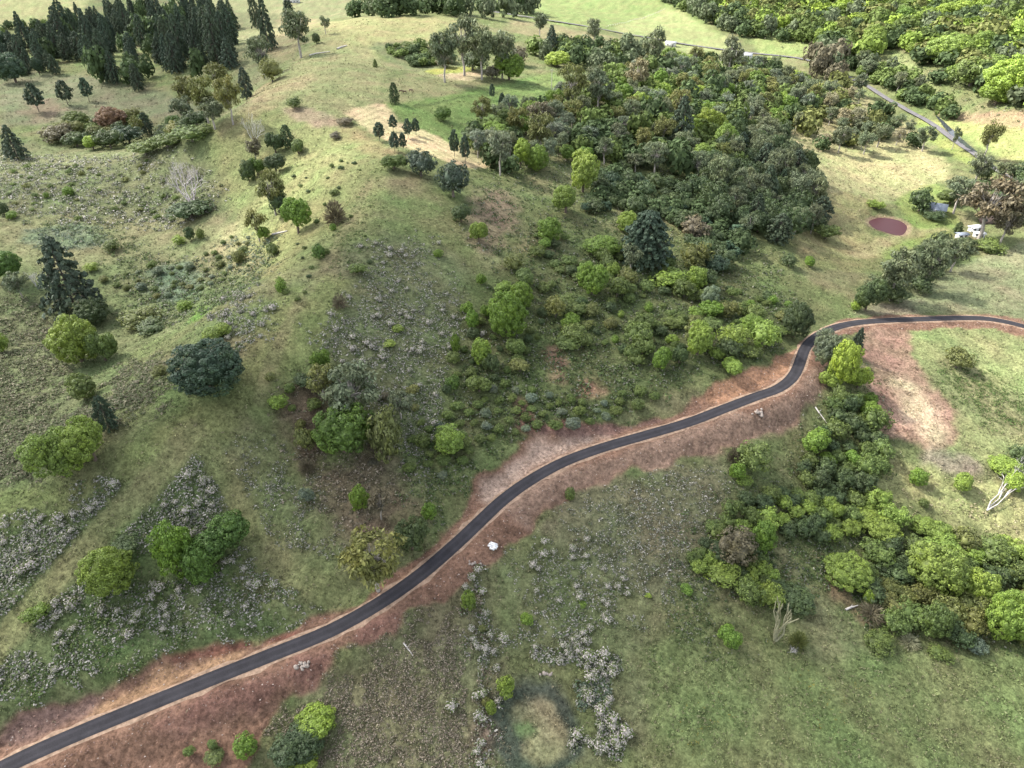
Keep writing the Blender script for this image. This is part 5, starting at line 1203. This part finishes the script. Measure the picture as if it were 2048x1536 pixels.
PAL = dict(dull=[(C(.17, .155, .105), .35), (C(.11, .12, .065), .35), (C(.08, .10, .045), .30)], white=[(C(.30, .285, .255), .44), (C(.15, .165, .10), .24), (C(.075, .11, .042), .38)], grey=[(C(.36, .34, .30), .30), (C(.15, .15, .11), .36), (C(.075, .105, .045), .34)],
           brown=[(C(.27, .23, .175), .42), (C(.12, .10, .07), .35), (C(.085, .095, .05), .25)], lush=[(C(.055, .085, .03), .48), (C(.09, .12, .045), .30), (C(.17, .17, .13), .22)],
           silver=[(C(.15, .175, .13), .5), (C(.09, .13, .08), .5)], yellow=[(C(.34, .26, .05), .4), (C(.12, .14, .05), .6)], straw=[(C(.36, .31, .2), .5), (C(.2, .19, .1), .5)], green=[(C(.06, .10, .03), .6), (C(.11, .14, .05), .4)])
WEEDS = [
 ([(740,480),(860,480),(890,620),(800,740),(640,700),(640,650),(720,590)], 1.0, 'white', .62), ([(640,660),(900,560),(950,640),(900,800),(860,960),(760,900),(700,760)], .8, 'white', .6),
 ([(-60,1085),(130,1012),(290,948),(230,1030),(130,1130),(-60,1290)], 1.0, 'white', .70), ([(380,868),(440,930),(462,1050),(420,1100),(250,1110),(0,1345),(150,1145)], 1.0, 'white', .68),
 ([(-60,1390),(0,1345),(180,1190),(480,1120),(640,1170),(560,1260),(300,1300),(90,1400),(-60,1470)], .62, 'white', .62), ([(-60,1400),(100,1280),(330,1150),(460,1180),(300,1300),(90,1400)], .5, 'green', .6),
 ([(440,900),(600,880),(650,1100),(480,1120)], .5, 'grey', .5), ([(640,1360),(800,1260),(960,1190),(960,1560),(560,1560),(560,1460)], .95, 'brown', .42),
 ([(1030,1080),(1180,1090),(1290,1230),(1220,1300),(1050,1290)], .35, 'white', .55), ([(1110,1000),(1430,920),(1470,1010),(1340,1200),(1180,1150)], .45, 'grey', .5),
 ([(925,1150),(962,1150),(992,1290),(987,1400),(962,1560),(925,1560),(950,1400),(945,1250)], .8, 'white', .62),
 ([(1060,1300),(1200,1290),(1250,1340),(1210,1370),(1190,1370),(1100,1335)], 1.0, 'white', .7), ([(1150,1340),(1200,1335),(1225,1390),(1180,1420)], 1.0, 'silver', .75), ([(1175,1400),(1215,1390),(1240,1480),(1200,1505)], 1.0, 'white', .7),
 ([(0,290),(260,310),(430,340),(450,420),(320,460),(100,440),(0,430)], 1.0, 'grey', 1.15), ([(0,440),(200,440),(400,520),(500,480),(560,520),(470,600),(380,640),(250,640),(200,500)], 1.0, 'lush', 1.0),
 ([(50,460),(190,450),(210,490),(60,500)], 1.0, 'silver', .9), ([(300,540),(390,530),(390,600),(310,600)], .8, 'silver', .8),
 ([(-60,590),(110,600),(160,720),(110,830),(200,800),(230,740),(330,700),(330,800),(60,960),(-60,980)], .9, 'dull', .85),
 ([(900,760),(1000,560),(1300,540),(1600,600),(1560,710),(1400,760),(1200,850),(1000,880),(880,960),(820,900)], .9, 'lush', .85),
 ([(950,330),(1200,330),(1420,420),(1560,500),(1580,610),(1300,560),(1000,560),(920,470)], .8, 'lush', .95), ([(860,900),(1000,880),(960,980),(880,1040),(800,1000)], .8, 'lush', .7),
 ([(1860,750),(1930,700),(2080,820),(2080,880),(1900,810)], .6, 'green', .6), ([(1400,920),(1560,960),(1640,1100),(1350,1130),(1330,1300),(1480,1300),(1450,1200)], .45, 'lush', .6),
 ([(1620,320),(1850,310),(1890,350),(1760,420),(1640,470)], .6, 'straw', .8), ([(500,560),(420,640),(480,720),(540,640)], .6, 'white', .75), ([(440,470),(560,470),(540,540),(460,540)], .7, 'silver', .8),
 ([(560,770),(700,760),(820,960),(700,1060),(600,1000)], .4, 'brown', .6), ([(1740,985),(1900,960),(2080,1000),(2080,1100)], .3, 'straw', .5), ([(1700,650),(1800,860),(1760,960),(1560,960)], .5, 'lush', .7),
 ([(1600,1130),(1760,1060),(2080,1130),(2080,1290),(1740,1250)], .6, 'lush', .8), ([(1380,1040),(1640,1000),(1790,1060),(1560,1220),(1340,1150)], .6, 'lush', .8),
 ([(640,480),(760,330),(740,500),(700,560)], .35, 'green', .55), ([(430,560),(560,330),(640,300),(560,480)], .25, 'green', .55),
 ([(1520,160),(1830,240),(1860,300),(1620,320),(1540,260)], .8, 'straw', 1.1), ([(1350,-20),(2080,-20),(2080,240),(1900,230),(1700,140),(1500,70)], .9, 'lush', 1.6), ([(960,340),(1060,240),(1330,130),(1660,180),(1640,460),(1400,420),(1200,340)], .9, 'lush', 1.2),
 ([(240,270),(400,240),(430,270),(300,310)], .9, 'lush', 1.0), ([(90,250),(260,240),(260,290),(100,290)], .9, 'lush', 1.0), ([(1470,1010),(1640,980),(1760,1000),(1560,1020)], .6, 'lush', .7),
 ([(1600,1330),(1740,1375),(1750,1450),(1620,1440)], .16, 'yellow', .22), ([(1360,1450),(1440,1410),(1470,1430),(1380,1500)], .2, 'yellow', .22), ([(1240,1300),(1560,1300),(1500,1500),(1260,1480)], .10, 'green', .3), ([(1620,1300),(2080,1320),(2080,1560),(1500,1560)], .035, 'green', .28),
]
Vs, Fs, Cs, nb = [], [], [], 0; FLOWER_SPOTS = []
xs, ys = scatter(420000, r, 67, 8)
rd, _ = road_info(xs, ys); pn = fbm(xs, ys, 6.5, 3, 70); taken = np.zeros(len(xs), bool)
_, so_s = ground_colour(xs, ys); tr_d = np.minimum(poly_dist(xs, ys, TRACK)[0] - .9, poly_dist(xs, ys, TRACK4)[0])
for k, (poly, prob, pal, size) in enumerate(WEEDS):
    f = signed(outline(poly)); sdd = f(xs, ys)
    dist = np.hypot(xs, ys); per = np.clip(.052 * (dist / 130), .03, .30)                      # thinned so that clumps just touch
    ok = (sdd + (pn * 8 if k in (2, 3, 10, 11, 12, 13) else pn * 13) < 0) & (~taken) & (tr_d > 2.3) & (rd > 4.2) & (so_s < .5) & (r.uniform(0, 1, len(xs)) < prob * (np.clip(.9 + pn * 1.2, .15, 1.25) if k in (2, 3, 11, 13) else np.clip(.72 + pn * 1.4, .06, 1)) * (.5 if pal in ('lush', 'straw', 'yellow') else .9) * (1.15 / (size + .45)) ** 1.2)
    taken |= ok; X, Y = xs[ok], ys[ok]
    if not len(X): continue
    Z = ground(X, Y); sz = size * r.uniform(.45, 1.4, len(X))
    if pal == 'white' and len(X) > 30:
        q = r.choice(len(X), min(len(X) // 4, 30), replace=False); FLOWER_SPOTS += [(X[i], Y[i], max(.8, sz[i] * 1.45), k) for i in q]; keep = np.ones(len(X), bool); keep[q] = False; X, Y, Z, sz = X[keep], Y[keep], Z[keep], sz[keep]
    V, F, idx = card_cloud(np.c_[X, Y, Z], 9, sz, sz * .8, sz * .30, r, .1, .6)
    P = PAL[pal]; ch = r.choice(len(P), len(idx), p=np.array([p[1] for p in P]) / sum(p[1] for p in P)); cc = np.array([p[0] for p in P])[ch] * r.uniform(.75, 1.25, len(X))[idx][:, None]
    Vs.append(V); Fs.append(F + nb); nb += len(V); Cs.append(np.repeat(cc, 4, axis=0))
add('weed_undergrowth', new_mesh('weed_undergrowth', np.concatenate(Vs), np.concatenate(Fs), [M_COVER], attrs={'tint': np.concatenate(Cs)}), kind='stuff')
print('weeds', nb // 36, len(FLOWER_SPOTS), round(time.time() - T0, 1))
FLOWER_WHERE = {1: 'the lower flowers of the central slope', 0: 'the grey flower patch on the central slope', 2: 'the flower strip above the grassy track', 3: 'the flower triangle below the grassy track', 4: 'the weedy bank above the road', 8: 'the weeds below the white panels',
                10: 'the flower line below the road', 11: 'the flower bank above the dry pond', 13: 'the flower tail beside the dry pond', 25: 'the gully edge below the sunny patch'}
for i, (X, Y, s, k) in enumerate(FLOWER_SPOTS[:294]):
    w_ = FLOWER_WHERE.get(k, 'the weeds'); sx_, sy_, _ = project(np.array([X, Y, float(ground(np.array([X]), np.array([Y]))[0])])); lab, _ = auto_label(sx_, sy_, SIZES[int(np.searchsorted([.75, .85, 1.0, 1.15], s))], 'white', 'flowering shrub', w_)
    place(X, Y, 'flower', s, s * .95, 'white', lab, f'flowering shrubs of {w_}', i=i)

def stone_mesh(seed):
    q = np.random.default_rng(seed); mb = MB(); nlat, nlon = 4, 7; V = [(0, 0, 1.0)]
    for a in range(1, nlat):
        for b_ in range(nlon):
            th = math.pi * a / nlat; ph = 2 * math.pi * (b_ + .3 * a) / nlon; k = q.uniform(.75, 1.15); V.append((k * math.sin(th) * math.cos(ph), k * math.sin(th) * math.sin(ph) * .8, k * .7 * math.cos(th)))
    V.append((0, 0, -.7)); F = []; nV = len(V)
    for b_ in range(nlon):
        F.append((0, 1 + b_, 1 + (b_ + 1) % nlon)); l = 1 + (nlat - 2) * nlon; F.append((nV - 1, l + (b_ + 1) % nlon, l + b_))
        for a in range(nlat - 2):
            o1 = 1 + a * nlon; F += [(o1 + b_, o1 + nlon + b_, o1 + nlon + (b_ + 1) % nlon), (o1 + b_, o1 + nlon + (b_ + 1) % nlon, o1 + (b_ + 1) % nlon)]
    return np.array(V), np.array(F)
M_STONE = simple('pale stone', (.26, .22, .19), .9, 3, .3)
SV, SF = stone_mesh(1)
# loose rubble on the banks
bx, by = [], []
for k in range(9000):
    i = r.integers(0, len(ROAD) - 1); o = (r.choice([-1, 1])) * (2.7 + abs(r.normal()) * 3.2); t = ROAD[i + 1] - ROAD[i]; t = t / (np.linalg.norm(t) + 1e-9)
    bx.append(ROAD[i, 0] - t[1] * o + r.normal()); by.append(ROAD[i, 1] + t[0] * o + r.normal())
bx, by = np.array(bx), np.array(by); _, so = ground_colour(bx, by); dd, _ = road_info(bx, by); m = (so > .5) & (dd > 2.9); bx, by = bx[m], by[m]
bz = ground(bx, by); s = .07 + .16 * r.uniform(0, 1, len(bx)) ** 3; TV, TF = np.array([(1, 0, 0), (-.6, .8, 0), (-.5, -.8, 0), (0, 0, .9)]), np.array([(0, 1, 3), (1, 2, 3), (2, 0, 3)])
a = r.uniform(0, 6.3, len(bx)); ca, sa = np.cos(a), np.sin(a)
Vr = np.stack([TV[None, :, 0] * ca[:, None] - TV[None, :, 1] * sa[:, None], TV[None, :, 0] * sa[:, None] + TV[None, :, 1] * ca[:, None], np.repeat(TV[None, :, 2], len(bx), 0)], 2) * s[:, None, None] + np.c_[bx, by, bz][:, None, :]
cr = np.where((r.uniform(0, 1, len(bx)) < .25)[:, None], C(.34, .28, .24), C(.17, .105, .085)) * r.uniform(.7, 1.3, (len(bx), 1))
m_r, nt_, b_ = nodes('loose earth and stones'); nt_.links.new(N(nt_, 'ShaderNodeAttribute', attribute_name='tint').outputs['Color'], b_.inputs['Base Color']); b_.inputs['Roughness'].default_value = .95
add('rubble', new_mesh('rubble', Vr.reshape(-1, 3), (TF[None] + 4 * np.arange(len(bx))[:, None, None]).reshape(-1, 3), [m_r], attrs={'tint': np.repeat(cr, 4, 0)}), kind='stuff')

# ------------------------------------------------------------------ single stones, logs, the fallen tree
STONE = [new_mesh(f'stone {i}', *stone_mesh(60 + i), [M_STONE]) for i in range(4)]
def stones(spots, where, smin, smax):
    P = hit([p[0] for p in spots], [p[1] for p in spots])
    for i, p in enumerate(P):
        if road_info(p[:1], p[1:2])[0][0] < 3.0: continue
        o = add('stone', STONE[i % 4], label=f'pale stone {where}', cat='stone', group=f'stones {where}'); o.location = (p[0], p[1], p[2] + .05); s_ = random.uniform(smin, smax); o.scale = (s_, s_, s_ * .8); o.rotation_euler = (random.uniform(-.3, .3), random.uniform(-.3, .3), random.uniform(0, 6))
def around(px, py, n_, sx, sy): return [(px + r.normal() * sx, py + r.normal() * sy) for _ in range(n_)]
stones(around(606, 1331, 16, 10, 5), 'heaped on the earth fill below the road', .25, .6)
stones(around(946, 1126, 10, 7, 3), 'heaped on the grass below the white panels', .22, .5)
stones(around(1519, 826, 12, 6, 4), 'heaped on the earth fill near the road bend', .35, .8)
stones(around(520, 1318, 18, 26, 5), 'lying at the foot of the road cutting', .2, .42)
stones(around(1555, 765, 8, 8, 3), 'at the inside of the road bend', .3, .6)
stones(around(1095, 1348, 6, 9, 2), 'on the rim of the dry pond', .3, .6)
M_LOG = simple('weathered wood', (.42, .39, .36), .85, 4, .25)
def log(p0, p1, rad, name, label):
    P = hit([p0[0], p1[0]], [p0[1], p1[1]]); mb = MB(); c0 = P.mean(0)
    pts_ = [P[0] + (P[1] - P[0]) * t + r.normal(size=3) * .05 for t in (0, .3, .6, 1)]
    for q in pts_: q[2] = float(ground(np.array([q[0]]), np.array([q[1]]))[0]) + rad * .8
    mb.tube([q - c0 for q in pts_], [rad, rad, rad * .8, rad * .5], 7); L_ = pts_[1] - c0
    mb.tube([L_, L_ + [.5 + rad, .4, 1.0 * rad + .4]], [rad * .4, rad * .15], 5)
    o = add(name, mb.build(name, [M_LOG]), label=label, cat='log'); o.location = c0
log((545, 470), (575, 463), .35, 'fallen_log', 'bleached fallen log beside the bright round tree in the sunny patch')
log((674, 99), (694, 92), .5, 'fallen_log', 'thick grey log lying on the hilltop pasture')
log((618, 112), (660, 104), .4, 'fallen_log', 'long grey log lying along the ridge crest')
log((808, 1287), (828, 1316), .16, 'fallen_branch', 'thin dead branch lying in the grass below the road')
log((1630, 815), (1655, 850), .2, 'fallen_branch', 'pale pole lying on the earth fill near the gully')
log((1690, 1220), (1715, 1212), .25, 'fallen_log', 'grey log at the edge of the lower thicket')
def lying_tree(base, tip, label):
    P = hit([base[0], tip[0]], [base[1], tip[1]]); v = P[1] - P[0]; Lg = np.linalg.norm(v); az = math.atan2(v[1], v[0])
    cr_, tr_, _, _ = PROTO['bare1']; e = bpy.data.objects.new('fallen_tree', None); col.objects.link(e); e.location = P[0] + [0, 0, .8]
    e.rotation_euler = (0, math.pi / 2 - .12, az); e.scale = (Lg * .2, Lg * .26, Lg * .52); e['label'] = label; e['category'] = 'fallen tree'
    for nme, me in (('branches', cr_), ('trunk', tr_)):
        o = add(nme, me, e); o.color = (.38, .36, .34, 1)
lying_tree((1975, 1022), (2052, 950), 'fallen bleached white tree on the sunlit grass by the frame')

# ------------------------------------------------------------------ houses, sheds, animals, poles
M_WALL = simple('pale weatherboard', (.55, .54, .50), .7, 2, .08); M_WIN = simple('dark window glass', (.04, .05, .06), .15, 2, .1, spec=.5)
M_WHITE = simple('white painted metal', (.62, .62, .62), .5, 2, .06); M_GREYROOF = simple('blue-grey sheet roof', (.20, .23, .28), .45, 2, .12, spec=.5); M_BROWN = simple('rusty sheet', (.13, .095, .085), .8, 2, .25)
M_DOOR = simple('dark door', (.10, .08, .07), .6, 2, .1); M_PALE = simple('pale sheet roof', (.55, .56, .58), .45, 2, .08, spec=.5)
def building(px, py, L_, W_, H_, rot, roofmat, wallmat, name, label, cat, pitch=.38, wings=()):
    p = hit([px], [py])[0]; e = bpy.data.objects.new(name, None); col.objects.link(e); e.location = p; e.rotation_euler[2] = rot; e['label'] = label; e['category'] = cat
    for (ox, oy, l, w_, rz) in [(0, 0, L_, W_, 0)] + list(wings):
        def put(nme, mb, mat, par=e):
            o = add(nme, mb.build(nme, [mat]), par)
            if par is e: o.location = (ox, oy, 0); o.rotation_euler[2] = rz
            return o
        mb = MB(); mb.box((-l / 2, -w_ / 2, -1.0), (l / 2, w_ / 2, H_)); h = w_ / 2 * pitch
        mb.tris([(-l / 2, -w_ / 2, H_), (-l / 2, w_ / 2, H_), (-l / 2, 0, H_ + h), (l / 2, -w_ / 2, H_), (l / 2, w_ / 2, H_), (l / 2, 0, H_ + h)], [(0, 2, 1), (3, 4, 5)]); put('wall', mb, wallmat)
        mb = MB(); o_ = .5
        for s in (-1, 1):
            e0 = np.array([0, s * (w_ / 2 + o_), H_ - o_ * pitch + .06]); r0 = np.array([0, 0, H_ + h + .06]); V = []
            for dz in (0, .12):
                for xx in (-l / 2 - o_, l / 2 + o_): V += [(xx, e0[1], e0[2] + dz), (xx, r0[1] + s * .001, r0[2] + dz)]
            mb.quads(V, [(0, 1, 3, 2), (4, 6, 7, 5), (0, 2, 6, 4), (0, 4, 5, 1), (2, 3, 7, 6)])
        put('roof', mb, roofmat)
        nw = max(2, int(l / 3.2))
        for s in (-1, 1):
            for k in range(nw):
                xx = -l / 2 + (k + .5) * l / nw; mb = MB(); yy = s * (w_ / 2 + .02)
                if k == nw // 2 and s == -1 and (ox, oy) == (0, 0): mb.box((xx - .45, yy - .04, .05), (xx + .45, yy + .04, 2.1)); put('door', mb, M_DOOR)
                else: mb.box((xx - .6, yy - .03, 1.0), (xx + .6, yy + .03, 2.1)); put('window', mb, M_WIN)
    return e
building(1862, 424, 11.5, 7.5, 2.9, -.5, M_GREYROOF, M_WALL, 'house', 'grey-roofed house among trees near the red pond', 'house', .5, [(1.5, -4.8, 5.5, 4.5, math.pi / 2)])
building(1976, 444, 7.5, 5.0, 2.6, -.25, M_BROWN, M_BROWN, 'shed', 'brown rusty shed between the big gum and the white sheds', 'shed', .35)
building(1948, 463, 5.5, 2.6, 2.4, .3, M_WHITE, M_WHITE, 'caravan_shed', 'larger white shed behind the tree row over the paddock', 'shed', .15)
building(1956, 474, 4.2, 2.2, 2.0, -.2, M_WHITE, M_WHITE, 'caravan_shed', 'smaller white shed in front of the larger white shed', 'shed', .15)
building(1922, 476, 4.5, 2.5, 2.0, .1, M_GREYROOF, M_WALL, 'small_shed', 'grey small shed next to the white sheds', 'shed', .2)
building(1482, 116, 18, 7, 3.2, -.55, M_PALE, M_WALL, 'house', 'long white-roofed house by the old road', 'house', .35)
building(1452, 122, 9, 7, 3.0, .3, M_PALE, M_WALL, 'house', 'small pale house beside the long white-roofed house', 'house', .35)
building(1352, 133, 12, 7, 3.0, -.5, M_PALE, M_WALL, 'house', 'white-roofed house among the forest gums', 'house', .35)
building(1375, 134, 8, 6, 2.6, .2, M_PALE, M_WALL, 'shed', 'grey-white shed next to the white-roofed house in the forest', 'shed', .2)
building(1341, 92, 9, 6, 3.0, -.3, M_PALE, M_WALL, 'shed', 'small white shed uphill of the white-roofed forest house', 'shed', .25)
building(584, 5, 18, 9, 3.4, .1, M_PALE, M_WALL, 'house', 'white-roofed house far beyond the ridge at the frame top', 'house', .35)
building(832, 13, 12, 8, 3.2, .2, M_PALE, M_WALL, 'house', 'pale-roofed house far behind the hilltop trees', 'house', .35)
M_HORSE = simple('brown horse coat', (.075, .04, .025), .6, 2, .15)
def horse(px, py, rot, label):
    p = hit([px], [py])[0]; e = bpy.data.objects.new('horse', None); col.objects.link(e); e.location = p; e.rotation_euler[2] = rot; e['label'] = label; e['category'] = 'horse'
    mb = MB(); mb.tube([(-.85, 0, 1.22), (-.7, 0, 1.2), (-.3, 0, 1.12), (.2, 0, 1.1), (.6, 0, 1.17), (.85, 0, 1.25), (1.1, 0, 1.05), (1.35, 0, .62), (1.5, 0, .35), (1.55, 0, .12)], [.05, .26, .31, .31, .30, .22, .16, .13, .12, .07], 10)
    for xx, yy in ((.6, .15), (.6, -.15)): mb.tube([(xx, yy, 1.1), (xx + .03, yy, .62), (xx, yy, .32), (xx + .02, yy, 0)], [.13, .075, .05, .06], 7)
    for xx, yy in ((-.62, .16), (-.62, -.16)): mb.tube([(xx, yy, 1.15), (xx + .12, yy, .75), (xx - .12, yy, .5), (xx - .06, yy, .25), (xx, yy, 0)], [.19, .11, .07, .05, .06], 7)
    add('body', mb.build('horse body', [M_HORSE], smooth=True), e)
    mt = MB(); mt.tube([(-.85, 0, 1.25), (-1.02, 0, 1.0), (-1.02, 0, .5)], [.05, .08, .03], 6); add('tail', mt.build('tail', [M_DOOR]), e)
horse(801, 186, .3, 'brown horse grazing close to the dark cone-shaped tree'); horse(810, 187, 2.9, 'middle brown horse grazing in the hilltop paddock'); horse(822, 184, -.4, 'brown horse grazing furthest along from the cone-shaped tree')
def utility_pole(px, py, h, label):
    p = hit([px], [py])[0]; e = bpy.data.objects.new('utility_pole', None); col.objects.link(e); e.location = p; e['label'] = label; e['category'] = 'pole'
    mb = MB(); mb.tube([(0, 0, -.3), (0, 0, h)], [.17, .11], 8); add('pole', mb.build('pole', [M_LOG]), e)
    mb = MB(); mb.box((-1.1, -.06, h - .8), (1.1, .06, h - .65)); add('crossarm', mb.build('crossarm', [M_LOG]), e)
utility_pole(1103, 178, 11, 'lone wooden pole at the end of the green paddock')
# the white panels lying by the road
p = hit([985], [1093])[0]; e = bpy.data.objects.new('white_panel_pile', None); col.objects.link(e); e.location = p + [0, 0, .05]; e.rotation_euler[2] = -.42
e['label'] = 'pile of bright white panels lying on the grass below the road'; e['category'] = 'panels'
for k, (xx, yy, l, w_, zz) in enumerate([(-.15, .72, 1.9, .42, .0), (.1, .22, 2.1, .42, .02), (-.5, -.28, .95, .40, .0), (.62, -.28, 1.0, .40, .03), (.25, -.76, 1.1, .38, .0)]):
    mb = MB(); mb.box((xx - l / 2, yy - .17, zz - .1), (xx + l / 2, yy + .17, zz + .30)); add('panel', mb.build('panel', [M_WHITE]), e)
# field fence beyond the old road
def fence(px0, px1, step, label):
    P = hit([px0[0], px1[0]], [px0[1], px1[1]]); Lg = np.linalg.norm(P[1, :2] - P[0, :2]); nP = int(Lg / step); e = bpy.data.objects.new('field_fence', None); col.objects.link(e); e.location = P[0]; e['label'] = label; e['category'] = 'fence'
    q = P[0] + (P[1] - P[0]) * np.linspace(0, 1, nP)[:, None]; q[:, 2] = ground(q[:, 0], q[:, 1]); mb0 = MB(); mb0.box((-.12, -.12, -.3), (.12, .12, 1.4)); pm = mb0.build('post', [M_LOG])
    for s in q: add('post', pm, e).location = s - P[0]
    for hh in (.6, 1.2):
        mb = MB(); mb.tube([s - P[0] + [0, 0, hh] for s in q], .03, 3); add('wire', mb.build('wire', [M_LOG]), e)
fence((1212, 56), (1330, 18), 7.0, 'post and wire fence across the far green field')
print('objects', round(time.time() - T0, 1))
